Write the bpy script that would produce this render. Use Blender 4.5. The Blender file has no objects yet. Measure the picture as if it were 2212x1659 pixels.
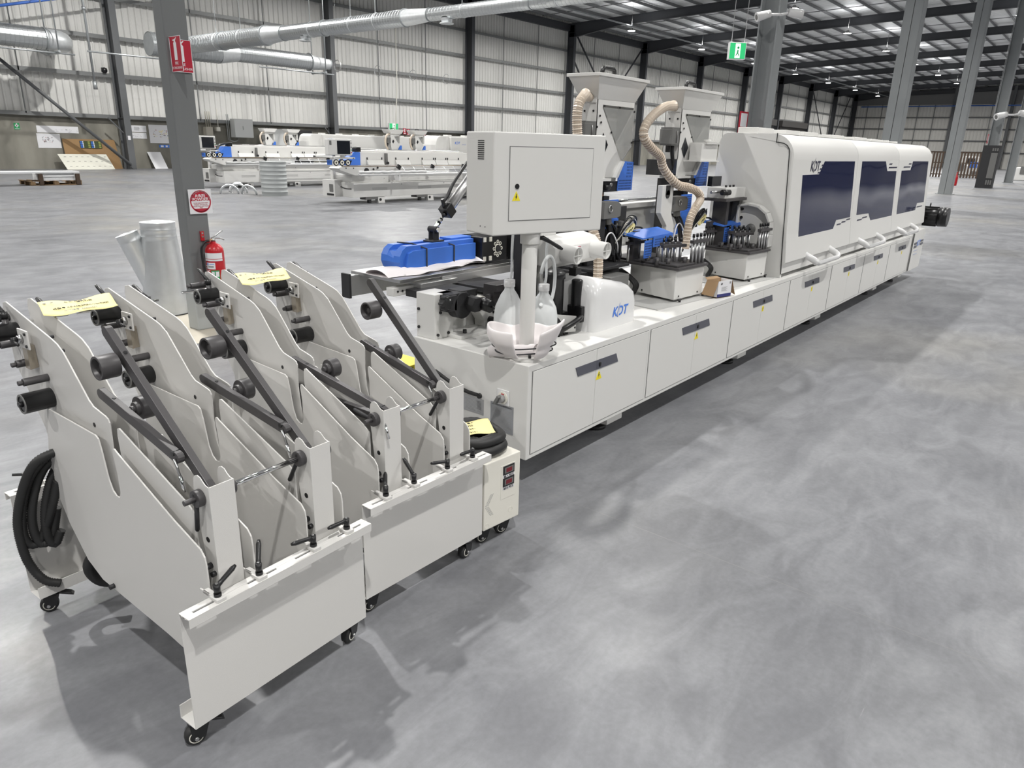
import bpy, bmesh, math, random
from mathutils import Vector, Matrix
random.seed(7)
PI = math.pi
C = bpy.context.scene.collection
SC = bpy.context.scene

# ------------------------------------------------------------------ camera, world, lights, exposure
cam_d = bpy.data.cameras.new('camera')
cam = bpy.data.objects.new('camera', cam_d)
C.objects.link(cam)
YAW, PITCH, ROLL = 0.680026, 0.322935, 0.0268993
fw = Vector((math.cos(YAW)*math.cos(PITCH), math.sin(YAW)*math.cos(PITCH), -math.sin(PITCH)))
rt = Vector((math.sin(YAW), -math.cos(YAW), 0))
up = rt.cross(fw)
r2 = rt*math.cos(ROLL)+up*math.sin(ROLL)
u2 = -rt*math.sin(ROLL)+up*math.cos(ROLL)
cam.matrix_world = Matrix(((r2.x, u2.x, -fw.x, 0), (r2.y, u2.y, -fw.y, 0), (r2.z, u2.z, -fw.z, 1.65), (0, 0, 0, 1)))
cam_d.sensor_width = 36
cam_d.lens = 1539.65*36/2212
cam_d.clip_end = 400
cam_d.clip_start = .05
SC.camera = cam

w = bpy.data.worlds.new('world')
SC.world = w
w.use_nodes = True
w.node_tree.nodes['Background'].inputs[0].default_value = (.75, .8, .9, 1)
w.node_tree.nodes['Background'].inputs[1].default_value = 0.02
SC.view_settings.view_transform = 'Standard'
SC.view_settings.look = 'None'
SC.view_settings.gamma = 1
SC.view_settings.exposure = 0.0
SC.view_settings.use_curve_mapping = False

LAMP_ROWS = ((32, 10.4), (19.5, 10.9), (8, 11.3), (-2.6, 11.6), (-15, 11.5))
LAMP_XS = [53.2-12.45*k for k in range(-6, 6)]
LAMP_W = 900.0
lamp_positions = []
for (ly, lz) in LAMP_ROWS:
    for lx in LAMP_XS:
        if ly == -2.6:
            lx -= 5.0
        lamp_positions.append((lx, ly, lz))
        ld = bpy.data.lights.new('high_bay_light', 'AREA')
        ld.shape = 'DISK'
        ld.size = .34
        ld.spread = math.radians(172 if ly > 15 else (150 if ly < -5 else 138))
        ld.energy = LAMP_W*{32: 1.1, 19.5: 1.12, 8: .84, -2.6: .76, -15: 1.55}[ly]
        ld.color = (1, .985, .955)
        lo = bpy.data.objects.new('high_bay_light', ld)
        lo.location = (lx, ly, lz-.16)
        C.objects.link(lo)
        if ly > 0 and lx > 0:      # added upward fill lamp over each housing, brightens the roof
            ud = bpy.data.lights.new('roof_fill_light', 'AREA')
            ud.shape = 'DISK'
            ud.size = .3
            ud.energy = 45
            uo = bpy.data.objects.new('roof_fill_light', ud)
            uo.location = (lx, ly, lz+.34)
            uo.rotation_euler = (math.pi, 0, 0)
            C.objects.link(uo)

# ------------------------------------------------------------------ materials
MATS = {}


def nodes(m):
    nt = m.node_tree
    return nt, nt.nodes, nt.links, nt.nodes['Principled BSDF']


def mat(name, col, rough=.5, metal=0., spec=.5, emit=None, estr=0., alpha=1., trans=0., bump=0., bscale=300., vary=0., vscale=3., coat=0.):
    if name in MATS:
        return MATS[name]
    m = bpy.data.materials.new(name)
    m.use_nodes = True
    nt, N, L, b = nodes(m)
    b.inputs['Base Color'].default_value = (*col, 1)
    b.inputs['Roughness'].default_value = rough
    b.inputs['Metallic'].default_value = metal
    b.inputs['Specular IOR Level'].default_value = spec
    b.inputs['Coat Weight'].default_value = coat
    if emit:
        b.inputs['Emission Color'].default_value = (*emit, 1)
        b.inputs['Emission Strength'].default_value = estr
    b.inputs['Alpha'].default_value = alpha
    b.inputs['Transmission Weight'].default_value = trans
    if bump or vary:
        tc = N.new('ShaderNodeTexCoord')
    if bump:
        n = N.new('ShaderNodeTexNoise')
        n.inputs['Scale'].default_value = bscale
        n.inputs['Detail'].default_value = 2
        bp = N.new('ShaderNodeBump')
        bp.inputs['Strength'].default_value = bump
        bp.inputs['Distance'].default_value = .002
        L.new(tc.outputs['Object'], n.inputs['Vector'])
        L.new(n.outputs['Fac'], bp.inputs['Height'])
        L.new(bp.outputs['Normal'], b.inputs['Normal'])
    if vary:
        n = N.new('ShaderNodeTexNoise')
        n.inputs['Scale'].default_value = vscale
        n.inputs['Detail'].default_value = 5
        mx = N.new('ShaderNodeMixRGB')
        lo = [c*(1-vary) for c in col]
        hi = [min(1, c*(1+vary)) for c in col]
        mx.inputs[1].default_value = (*lo, 1)
        mx.inputs[2].default_value = (*hi, 1)
        L.new(tc.outputs['Object'], n.inputs['Vector'])
        L.new(n.outputs['Fac'], mx.inputs[0])
        L.new(mx.outputs[0], b.inputs['Base Color'])
    MATS[name] = m
    return m


white = mat('white_powder_coat', (.63, .62, .60), .42, bump=.15, bscale=500)
white2 = mat('white_machine_paint', (.68, .675, .655), .45, bump=.1, bscale=400)
gloss_white = mat('glossy_white_plastic', (.72, .72, .72), .18, coat=.4)
offwhite = mat('cream_white_paint', (.74, .72, .65), .4)
seam = mat('shadow_gap', (.16, .16, .16), .8)
black = mat('black_plastic', (.012, .012, .013), .35)
black_m = mat('matt_black', (.02, .02, .022), .6)
rubber = mat('black_rubber', (.018, .018, .018), .55)
darkgrey = mat('dark_grey_anodised', (.055, .052, .054), .42, spec=.5)
graphite = mat('graphite_panel', (.085, .088, .11), .4)
midgrey = mat('mid_grey_plastic', (.15, .15, .145), .45)
chrome = mat('chrome', (.8, .8, .8), .12, 1.)
steel = mat('bare_steel', (.5, .5, .5), .3, 1.)
alu = mat('aluminium', (.62, .62, .62), .35, .9)
galv = mat('galvanised_sheet', (.70, .72, .73), .38, .7, vary=.14, vscale=9)
galv_m = mat('galvanised_matt', (.42, .44, .44), .6, .25, vary=.1, vscale=3)
galv_d = mat('galvanised_dull', (.42, .44, .45), .45, .7, vary=.15, vscale=4)
blue = mat('blue_paint', (.05, .17, .62), .38, bump=.2, bscale=250)
blue_logo = mat('blue_logo', (.06, .2, .68), .4)
dark_logo = mat('dark_logo', (.04, .04, .07), .4)
yellow = mat('yellow_sticker', (.85, .72, .03), .5)
yellow_p = mat('yellow_plastic', (.75, .62, .02), .45)
yellow_paper = mat('yellow_paper', (.86, .76, .36), .7)
ink = mat('black_ink', (.03, .03, .03), .7)
ink_grey = mat('grey_ink', (.3, .3, .3), .7)
paper = mat('white_paper', (.78, .78, .8), .8)
red = mat('red_paint', (.5, .012, .02), .3, coat=.3)
red_sign = mat('red_sign', (.45, .012, .035), .45)
red_lcd = mat('red_display', (.16, .012, .02), .3)
green_sign = mat('green_sign', (.02, .3, .1), .4)
green_lit = mat('green_lit_sign', (.02, .35, .12), .4, emit=(.03, .5, .17), estr=.6)
white_lit = mat('white_lit_sign', (.8, .85, .8), .4, emit=(.8, 1, .85), estr=.9)
col_paint = mat('grey_column_paint', (.17, .177, .18), .5, vary=.06, vscale=2)
col_lt = mat('galvanised_column', (.27, .285, .29), .5, vary=.12, vscale=1.5)
steel_dk = mat('dark_structural_steel', (.05, .053, .06), .6)
steel_md = mat('grey_structural_steel', (.12, .125, .13), .55)
girt_m = mat('galvanised_girt', (.22, .225, .225), .5, .3)
clad = mat('wall_cladding', (.69, .685, .66), .5, vary=.05, vscale=.4)
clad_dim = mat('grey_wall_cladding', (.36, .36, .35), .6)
clad_far = mat('far_wall_cladding', (.74, .73, .69), .5, vary=.05, vscale=.3)
roof_m = mat('roof_sheet', (.75, .76, .77), .5, .1, vary=.1, vscale=.5)
purlin_m = mat('roof_purlin_steel', (.2, .205, .21), .5, .3)
wood = mat('pallet_wood', (.23, .15, .08), .8, vary=.4, vscale=8)
wood_d = mat('dark_wood', (.07, .045, .03), .8, vary=.3, vscale=8)
mdf = mat('brown_board', (.33, .2, .09), .75, vary=.12, vscale=3)
cream_board = mat('cream_board', (.72, .71, .62), .6)
card = mat('cardboard', (.38, .25, .14), .85)
foam = mat('white_foam', (.84, .80, .80), .9, vary=.03, vscale=14)
jug_m = mat('translucent_plastic', (.68, .7, .7), .4, spec=.4)
hose_m = mat('clear_ribbed_hose', (.66, .57, .47), .35, vary=.08, vscale=30)
hose_d = mat('ribbed_hose_valley', (.36, .28, .21), .4)
clear_t = mat('clear_tube', (.7, .72, .72), .15)
pipe_blue = mat('blue_pipe', (.06, .16, .55), .4)
bronze = mat('bronze', (.45, .3, .17), .3, .9)
tan_strip = mat('tan_reflective_strip', (.36, .32, .26), .25, .6)
tape_m = mat('clear_tape', (.7, .7, .68), .2, alpha=.25)
pane_m = mat('clear_pane', (.5, .51, .5), .08, alpha=.28)
screen_m = mat('dark_screen', (.015, .017, .022), .08)
lens_m = mat('lamp_lens', (1, 1, 1), .5, emit=(1, .98, .95), estr=40)
copper = mat('brown_copper', (.25, .12, .05), .4, .5)


def window_mat():
    m = mat('tinted_window', (.022, .026, .062), .05, spec=.32)
    nt, N, L, b = nodes(m)
    tc = N.new('ShaderNodeTexCoord')
    n = N.new('ShaderNodeTexNoise')
    n.inputs['Scale'].default_value = 1.6
    n.inputs['Detail'].default_value = 0
    bp = N.new('ShaderNodeBump')
    bp.inputs['Strength'].default_value = .35
    bp.inputs['Distance'].default_value = .02
    L.new(tc.outputs['Object'], n.inputs['Vector'])
    L.new(n.outputs['Fac'], bp.inputs['Height'])
    L.new(bp.outputs['Normal'], b.inputs['Normal'])
    b.inputs['IOR'].default_value = 1.32
    return m


tint = window_mat()


def floor_mat():
    m = bpy.data.materials.new('concrete_floor')
    m.use_nodes = True
    nt, N, L, b = nodes(m)
    tc = N.new('ShaderNodeTexCoord')

    def noise(scale, detail, sx=1, sy=1, dist=0., rz=0.):
        mp = N.new('ShaderNodeMapping')
        mp.inputs['Scale'].default_value = (sx, sy, 1)
        mp.inputs['Rotation'].default_value = (0, 0, rz)
        n = N.new('ShaderNodeTexNoise')
        n.inputs['Scale'].default_value = scale
        n.inputs['Detail'].default_value = detail
        n.inputs['Roughness'].default_value = .6
        n.inputs['Distortion'].default_value = dist
        L.new(tc.outputs['Object'], mp.inputs['Vector'])
        L.new(mp.outputs[0], n.inputs['Vector'])
        return n.outputs['Fac']

    def ramp(s, a, c0, bb, c1):
        r = N.new('ShaderNodeValToRGB')
        r.color_ramp.elements[0].position = a
        r.color_ramp.elements[0].color = (*c0, 1)
        r.color_ramp.elements[1].position = bb
        r.color_ramp.elements[1].color = (*c1, 1)
        L.new(s, r.inputs[0])
        return r.outputs[0]

    def mix(f, a, bb, mode='MIX', fac=1.):
        x = N.new('ShaderNodeMixRGB')
        x.blend_type = mode
        x.inputs[0].default_value = fac
        if f is not None:
            L.new(f, x.inputs[0])
        L.new(a, x.inputs[1])
        L.new(bb, x.inputs[2])
        return x.outputs[0]
    base = ramp(noise(.75, 7, dist=1.4), .3, (.146, .149, .160), .7, (.212, .216, .227))
    warm = ramp(noise(.22, 3), .52, (0, 0, 0), .7, (1, 1, 1))
    wc = ramp(noise(.9, 4), .3, (.19, .186, .174), .7, (.246, .238, .22))
    base = mix(warm, base, wc)
    streak = ramp(noise(3.2, 7, .6, 1.5, 1.2, .5), .38, (.80, .80, .81), .64, (1.16, 1.16, 1.16))
    base = mix(None, base, streak, 'MULTIPLY', .8)
    fine = ramp(noise(38, 4), .3, (.9, .9, .9), .7, (1.1, 1.1, 1.1))
    base = mix(None, base, fine, 'MULTIPLY', .8)
    # scuffs
    sc = ramp(noise(7, 5, .25, 5., 1.5, .9), .68, (0, 0, 0), .76, (1, 1, 1))
    mk = ramp(noise(.8, 2), .5, (0, 0, 0), .65, (1, 1, 1))
    sc = mix(None, sc, mk, 'MULTIPLY', 1.)
    lt = N.new('ShaderNodeRGB')
    lt.outputs[0].default_value = (.33, .33, .34, 1)
    base = mix(sc, base, lt.outputs[0])
    # saw-cut control joints every 6.2 m
    sep = N.new('ShaderNodeSeparateXYZ')
    L.new(tc.outputs['Object'], sep.inputs[0])
    ds = []
    for ax, off in (('X', 3.57), ('Y', 1.2)):
        a = N.new('ShaderNodeMath')
        a.operation = 'ADD'
        a.inputs[1].default_value = off+620
        L.new(sep.outputs[ax], a.inputs[0])
        md = N.new('ShaderNodeMath')
        md.operation = 'MODULO'
        md.inputs[1].default_value = 6.2
        L.new(a.outputs[0], md.inputs[0])
        ls = N.new('ShaderNodeMath')
        ls.operation = 'LESS_THAN'
        ls.inputs[1].default_value = .003
        L.new(md.outputs[0], ls.inputs[0])
        ds.append(ls.outputs[0])
    mxm = N.new('ShaderNodeMath')
    mxm.operation = 'MAXIMUM'
    L.new(ds[0], mxm.inputs[0])
    L.new(ds[1], mxm.inputs[1])
    dk = N.new('ShaderNodeRGB')
    dk.outputs[0].default_value = (.2, .2, .2, 1)
    base = mix(mxm.outputs[0], base, dk.outputs[0])
    L.new(base, b.inputs['Base Color'])
    rr = ramp(noise(1.5, 4), .3, (.3, .3, .3), .7, (.48, .48, .48))
    L.new(rr, b.inputs['Roughness'])
    b.inputs['Specular IOR Level'].default_value = .45
    return m


def conc_mat():
    m = bpy.data.materials.new('concrete_dado')
    m.use_nodes = True
    nt, N, L, b = nodes(m)
    tc = N.new('ShaderNodeTexCoord')
    mp = N.new('ShaderNodeMapping')
    mp.inputs['Scale'].default_value = (1, 1, .35)
    n = N.new('ShaderNodeTexNoise')
    n.inputs['Scale'].default_value = .9
    n.inputs['Detail'].default_value = 6
    r = N.new('ShaderNodeValToRGB')
    r.color_ramp.elements[0].position = .35
    r.color_ramp.elements[0].color = (.17, .163, .138, 1)
    r.color_ramp.elements[1].position = .65
    r.color_ramp.elements[1].color = (.30, .288, .245, 1)
    L.new(tc.outputs['Object'], mp.inputs['Vector'])
    L.new(mp.outputs[0], n.inputs['Vector'])
    L.new(n.outputs['Fac'], r.inputs[0])
    L.new(r.outputs[0], b.inputs['Base Color'])
    b.inputs['Roughness'].default_value = .8
    return m


def mesh_guard_mat():      # blue perforated sheet metal: real holes via alpha
    return blue


# ------------------------------------------------------------------ mesh builder
ORG = [Vector((0, 0, 0))]


class MB:
    def __init__(s):
        s.v = []
        s.f = []
        s.mi = []
        s.sm = []
        s.mats = []

    def _m(s, m):
        if m is None:
            m = '_default'
        if m not in s.mats:
            s.mats.append(m)
        return s.mats.index(m)

    def add(s, vs, fs, m=None, smooth=False):
        k = len(s.v)
        i = s._m(m)
        s.v += [Vector(p) for p in vs]
        for f in fs:
            s.f.append([a+k for a in f])
            s.mi.append(i)
            s.sm.append(smooth)
        return s

    def hexa(s, p, m=None):     # 8 corners: bottom 4 then top 4
        return s.add(p, [(0, 3, 2, 1), (4, 5, 6, 7), (0, 1, 5, 4), (1, 2, 6, 5), (2, 3, 7, 6), (3, 0, 4, 7)], m)

    def box(s, x0, x1, y0, y1, z0, z1, m=None):
        return s.hexa([(x0, y0, z0), (x1, y0, z0), (x1, y1, z0), (x0, y1, z0), (x0, y0, z1), (x1, y0, z1), (x1, y1, z1), (x0, y1, z1)], m)

    def obox(s, c, ax, ay, az, m=None):      # centre and three half-vectors
        c, ax, ay, az = map(Vector, (c, ax, ay, az))
        return s.hexa([c-ax-ay-az, c+ax-ay-az, c+ax+ay-az, c-ax+ay-az, c-ax-ay+az, c+ax-ay+az, c+ax+ay+az, c-ax+ay+az], m)

    def beam(s, p0, p1, w, h, m=None, upv=(0, 0, 1)):
        p0, p1 = Vector(p0), Vector(p1)
        d = (p1-p0)
        t = d.normalized()
        sd = t.cross(Vector(upv))
        if sd.length < 1e-4:
            sd = t.cross(Vector((1, 0, 0)))
        sd.normalize()
        n = sd.cross(t)
        return s.obox((p0+p1)/2, d/2, sd*w/2, n*h/2, m)

    def prism(s, poly, ax, a0, a1, m=None):
        def P(q, a):
            if ax == 'x':
                return (a, q[0], q[1])
            if ax == 'y':
                return (q[0], a, q[1])
            return (q[0], q[1], a)
        n = len(poly)
        vs = [P(q, a0) for q in poly]+[P(q, a1) for q in poly]
        fs = [tuple(range(n))[::-1], tuple(range(n, 2*n))]
        for i in range(n):
            j = (i+1) % n
            fs.append((i, j, j+n, i+n))
        return s.add(vs, fs, m)

    def frame(s, d):
        d = Vector(d).normalized()
        a = Vector((0, 0, 1)) if abs(d.z) < .9 else Vector((1, 0, 0))
        x = a.cross(d).normalized()
        return x, d.cross(x), d

    def cyl(s, p0, p1, r, r1=None, n=16, m=None, cap=True):
        p0, p1 = Vector(p0), Vector(p1)
        if r1 is None:
            r1 = r
        x, y, d = s.frame(p1-p0)
        vs = []
        for p, q in ((p0, r), (p1, r1)):
            for i in range(n):
                a = 2*PI*i/n
                vs.append(p+x*math.cos(a)*q+y*math.sin(a)*q)
        s.add(vs, [(i, (i+1) % n, n+(i+1) % n, n+i) for i in range(n)], m, True)
        if cap:
            k = len(s.v)-2*n
            i = s._m(m)
            s.f.append([k+j for j in range(n)][::-1])
            s.f.append([k+n+j for j in range(n)])
            s.mi += [i, i]
            s.sm += [False, False]
        return s

    def lathe(s, prof, p0=(0, 0, 0), d=(0, 0, 1), n=24, m=None, smooth=True, a0=0., a1=None):
        p0 = Vector(p0)
        x, y, d = s.frame(d)
        full = a1 is None
        a1 = 2*PI if full else a1
        cnt = n if full else n+1
        vs = []
        for (r, z) in prof:
            for i in range(cnt):
                a = a0+(a1-a0)*i/n
                vs.append(p0+d*z+x*math.cos(a)*r+y*math.sin(a)*r)
        fs = []
        for k in range(len(prof)-1):
            for i in range(n):
                j = (i+1) % cnt
                fs.append((k*cnt+i, k*cnt+j, (k+1)*cnt+j, (k+1)*cnt+i))
        return s.add(vs, fs, m, smooth)

    def ring(s, c, d, r0, r1, h, n=24, m=None):      # annular cylinder, axis d, from c to c+d*h
        return s.lathe([(r0, 0), (r1, 0), (r1, h), (r0, h), (r0, 0)], c, d, n, m, False)

    def torus(s, c, d, R, r, n=24, k=8, m=None):
        return s.lathe([(R+r*math.cos(2*PI*i/k), r*math.sin(2*PI*i/k)) for i in range(k+1)], c, d, n, m)

    def tube(s, pts, r, n=8, m=None, cap=True, rib=None):
        pts = [Vector(p) for p in pts]
        N_ = len(pts)
        x = None
        vs = []
        for i, p in enumerate(pts):
            t = (pts[min(i+1, N_-1)]-pts[max(i-1, 0)]).normalized()
            if x is None:
                a = Vector((0, 0, 1)) if abs(t.z) < .9 else Vector((1, 0, 0))
                x = a.cross(t).normalized()
            else:
                x = (x-t*x.dot(t)).normalized()
            y = t.cross(x)
            q = r[i] if isinstance(r, (list, tuple)) else r
            if rib and i % 2:
                q *= rib
            for k in range(n):
                a = 2*PI*k/n
                vs.append(p+x*math.cos(a)*q+y*math.sin(a)*q)
        fs = [(i*n+k, i*n+(k+1) % n, (i+1)*n+(k+1) % n, (i+1)*n+k) for i in range(N_-1) for k in range(n)]
        s.add(vs, fs, m, True)
        if cap:
            k = len(s.v)-N_*n
            i = s._m(m)
            s.f.append([k+j for j in range(n)][::-1])
            s.f.append([k+(N_-1)*n+j for j in range(n)])
            s.mi += [i, i]
            s.sm += [False, False]
        return s

    def ball(s, c, rx, ry=None, rz=None, n=14, k=8, m=None):
        ry = rx if ry is None else ry
        rz = rx if rz is None else rz
        vs = []
        for j in range(k+1):
            th = PI*j/k
            for i in range(n):
                a = 2*PI*i/n
                vs.append((c[0]+rx*math.sin(th)*math.cos(a), c[1]+ry*math.sin(th)*math.sin(a), c[2]+rz*math.cos(th)))
        return s.add(vs, [(j*n+i, (j+1)*n+i, (j+1)*n+(i+1) % n, j*n+(i+1) % n) for j in range(k) for i in range(n)], m, True)

    def grid(s, rows, m=None, smooth=True, thick=0.):
        a, b = len(rows), len(rows[0])
        vs = [p for r in rows for p in r]
        fs = [(i*b+j, i*b+j+1, (i+1)*b+j+1, (i+1)*b+j) for i in range(a-1) for j in range(b-1)]
        return s.add(vs, fs, m, smooth)

    def build(s, name, m=None, parent=None, bevel=0., solid=0., kind=None, label=None, seg=2, sub=0):
        me = bpy.data.meshes.new(name)
        o = ORG[0]
        me.from_pydata([tuple(p-o) for p in s.v], [], s.f)
        for q in (s.mats or ['_default']):
            me.materials.append(m if q == '_default' else q)
        for p, i, sm in zip(me.polygons, s.mi, s.sm):
            p.material_index = i
            p.use_smooth = sm
        bm = bmesh.new()
        bm.from_mesh(me)
        bmesh.ops.remove_doubles(bm, verts=bm.verts, dist=1e-6)
        bmesh.ops.recalc_face_normals(bm, faces=bm.faces)
        bm.to_mesh(me)
        bm.free()
        ob = bpy.data.objects.new(name, me)
        C.objects.link(ob)
        if solid:
            q = ob.modifiers.new('s', 'SOLIDIFY')
            q.thickness = solid
            q.offset = 0
        if sub:
            q = ob.modifiers.new('u', 'SUBSURF')
            q.levels = q.render_levels = sub
        if bevel:
            q = ob.modifiers.new('b', 'BEVEL')
            q.width = bevel
            q.segments = seg
            q.limit_method = 'ANGLE'
            q.angle_limit = .7
        if parent is not None:
            ob.parent = parent
        else:
            ob.location = o
        if kind:
            ob['kind'] = kind
        if label:
            ob['label'] = label
        if name in SPLIT and parent is not None:
            split_islands(ob)
        return ob


SPLIT = {'shaft_collar', 'socket_screw', 'screw', 'bolt_hole', 'plate_bolt', 'flange_bolt', 'post_hole', 'wing_knob', 'screw_hole', 'plate_hole', 'feed_roller', 'air_fitting', 'louvre', 'roof_duct_port', 'stop_clamp', 'flap_hinge', 'push_button', 'blank_cap', 'flange', 'bed_hole', 'door_gap', 'decal', 'small_screw', 'upright_block', 'deck_fitting', 'wall_bracket'}


def split_islands(ob):
    """one object per loose piece of a mesh (each screw, knob, flange its own part)"""
    bm = bmesh.new()
    bm.from_mesh(ob.data)
    bm.verts.ensure_lookup_table()
    seen = set()
    groups = []
    for v in bm.verts:
        if v.index in seen:
            continue
        st, g = [v], []
        seen.add(v.index)
        while st:
            a = st.pop()
            g.append(a.index)
            for e in a.link_edges:
                b_ = e.other_vert(a)
                if b_.index not in seen:
                    seen.add(b_.index)
                    st.append(b_)
        groups.append(set(g))
    bm.free()
    if len(groups) < 2:
        return
    src = ob.data
    for i, g in enumerate(groups):
        me = src.copy()
        b2 = bmesh.new()
        b2.from_mesh(me)
        bmesh.ops.delete(b2, geom=[v for v in b2.verts if v.index not in g], context='VERTS')
        b2.to_mesh(me)
        b2.free()
        if i == 0:
            ob.data = me
        else:
            o2 = ob.copy()
            o2.data = me
            C.objects.link(o2)


def thing(name, label, cat, loc=(0, 0, 0), rz=0., group=None, local=False):
    o = bpy.data.objects.new(name, None)
    o.empty_display_size = .1
    C.objects.link(o)
    o.location = loc
    o.rotation_euler = (0, 0, rz)
    o['label'] = label
    o['category'] = cat
    if group:
        o['group'] = group
    ORG[0] = Vector((0, 0, 0)) if local else Vector(loc)
    return o


def tag(o, label, cat, group=None, kind=None):
    o['label'] = label
    o['category'] = cat
    if group:
        o['group'] = group
    if kind:
        o['kind'] = kind
    return o


def world():
    ORG[0] = Vector((0, 0, 0))


def copy_tree(o, parent=None):
    c = o.copy()
    C.objects.link(c)
    if parent is not None:
        c.parent = parent
    for ch in list(o.children):
        copy_tree(ch, c)
    return c


def text(name, s_, size, m, parent, pos, xd, yd, align='CENTER', shear=0., bold=0., ext=.0004, sx=1., label=None):
    cu = bpy.data.curves.new(name, 'FONT')
    cu.body = s_
    cu.size = size
    cu.align_x = align
    cu.align_y = 'CENTER'
    cu.shear = shear
    cu.offset = bold
    cu.extrude = ext
    cu.resolution_u = 3
    t = bpy.data.objects.new(name+'_curve', cu)
    me = bpy.data.meshes.new_from_object(t)
    bpy.data.objects.remove(t)
    xd = Vector(xd).normalized()
    yd = Vector(yd).normalized()
    zd = xd.cross(yd)
    pos = Vector(pos)-ORG[0]
    for v in me.vertices:
        c = v.co
        v.co = pos+xd*c.x*sx+yd*c.y+zd*c.z
    me.name = name
    me.materials.clear()
    me.materials.append(m)
    for p in me.polygons:
        p.material_index = 0
    o = bpy.data.objects.new(name, me)
    C.objects.link(o)
    if parent is not None:
        o.parent = parent
    if label:
        o['label'] = label
    return o


def spline(pts, n=8):          # Catmull-Rom through points
    pts = [Vector(p) for p in pts]
    P = [pts[0]*2-pts[1]]+pts+[pts[-1]*2-pts[-2]]
    out = []
    for i in range(1, len(P)-2):
        for k in range(n):
            t = k/n
            a, b, c, d = P[i-1], P[i], P[i+1], P[i+2]
            out.append(.5*((2*b)+(c-a)*t+(2*a-5*b+4*c-d)*t*t+(3*b-3*c+d-a)*t**3))
    out.append(pts[-1])
    return out


def resample(pts, step):
    pts = [Vector(p) for p in pts]
    out = [pts[0]]
    acc = 0
    for a, b in zip(pts, pts[1:]):
        L_ = (b-a).length
        d = step-acc
        while d <= L_:
            out.append(a.lerp(b, d/L_))
            d += step
        acc = L_-(d-step)
    return out


def rib_hose(mb, pts, r, step=.006, rib=1.14, n=10, m=None, m2=None):
    k0 = len(mb.f)
    mb.tube(resample(spline(pts, 12), step), r, n, m, True, rib)
    if m2 is not None:
        i2 = mb._m(m2)
        for q in range(k0, len(mb.f)-2):
            if ((q-k0)//n) % 4 == 0:
                mb.mi[q] = i2
            mb.sm[q] = False
    return mb


def logo(parent, pos, xd, yd, h, m, needle=None):
    # the machine maker's mark: K D T with a needle through the D
    pos, xd, yd = Vector(pos), Vector(xd).normalized(), Vector(yd).normalized()
    for ch, dx in (('K', -.98), ('D', .06), ('T', 1.02)):
        text('logo_letter', ch, h*1.35, m, parent, pos+xd*dx*h, xd, yd, shear=.22, bold=h*.034)
    zd = xd.cross(yd)
    sh = .22
    for k, (m_, lift, pts) in enumerate(((m, .0006, [(-.34, -.52), (-.20, -.58), (-.10, -.3), (-.14, .1), (-.24, .88), (-.38, .1), (-.44, -.3)]),
                                         (white2, .0012, [(-.32, -.45), (-.22, -.48), (-.15, -.28), (-.19, .1), (-.25, .62), (-.33, .1), (-.38, -.28)]))):
        mb = MB()
        q = pos+zd*lift
        vs = [q+xd*(a+b*sh)*h+yd*b*h for a, b in pts]
        vs2 = [p+zd*.0005 for p in vs]
        n = len(vs)
        mb.add(vs+vs2, [tuple(range(n)), tuple(range(n, 2*n))]+[(i, (i+1) % n, n+(i+1) % n, n+i) for i in range(n)])
        mb.build('logo_needle', m_, parent)
# ------------------------------------------------------------------ building shell
YW, XF, XB, YR = 40.0, 144.0, -28.0, -42.0


def roof_z(y):
    return 11.1+(39.4-y)*.035


mb = MB()
mb.add([(XB, YR, 0), (XF, YR, 0), (XF, YW, 0), (XB, YW, 0), (XB, YR, -.2), (XF, YR, -.2), (XF, YW, -.2), (XB, YW, -.2)],
       [(0, 1, 2, 3), (7, 6, 5, 4), (0, 4, 5, 1), (1, 5, 6, 2), (2, 6, 7, 3), (3, 7, 4, 0)])
fl = mb.build('floor', floor_mat(), kind='structure')


def corrugated(along, a0, a1, fixed, z0, z1f, pitch, amp, sign):
    """trapezoidal sheet running along 'x' or 'y'"""
    mb = MB()
    n = int((a1-a0)/pitch)
    prof = ((0, 0), (.58, 0), (.70, 1), (.88, 1))
    cols = []
    for i in range(n+1):
        for t, h in prof:
            a = a0+(i+t)*pitch
            if a <= a1:
                cols.append((a, fixed+sign*amp*h))
    lo, hi = [], []
    for a, d in cols:
        p = (a, d) if along == 'x' else (d, a)
        lo.append((*p, z0))
        hi.append((*p, z1f(p)))
    mb.grid([lo, hi], smooth=False)
    return mb


wl = corrugated('x', XB, XF, YW+.07, 2.35, lambda p: 12.0, .32, .055, -1).build('wall_left', clad, kind='structure')
mb = MB()
mb.box(XB, XF, YW, YW+.3, 0, 2.45)
mb.build('trim_1', conc_mat(), kind='structure')
corrugated('y', YR, YW, XF+.05, 0, lambda p: roof_z(p[1])+.9, .5, .05, -1).build('wall_far', clad_far, kind='structure')
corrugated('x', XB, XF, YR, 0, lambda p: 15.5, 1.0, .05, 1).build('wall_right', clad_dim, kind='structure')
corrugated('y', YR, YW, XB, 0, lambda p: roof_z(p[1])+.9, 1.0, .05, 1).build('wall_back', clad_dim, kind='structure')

mb = MB()
za, zb = roof_z(YW)+.88, roof_z(YR)+.88
n = 430
rows = [[], []]
for i in range(n+1):
    for t, h in ((0, 0), (.6, 0), (.7, .04), (.9, .04)):
        x = XB+(XF-XB)*(i+t)/n
        if x <= XF:
            rows[0].append((x, YW+.1, za+h))
            rows[1].append((x, YR, zb+h))
mb.grid(rows, smooth=False)
mb.build('ceiling', roof_m, kind='structure')

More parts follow.
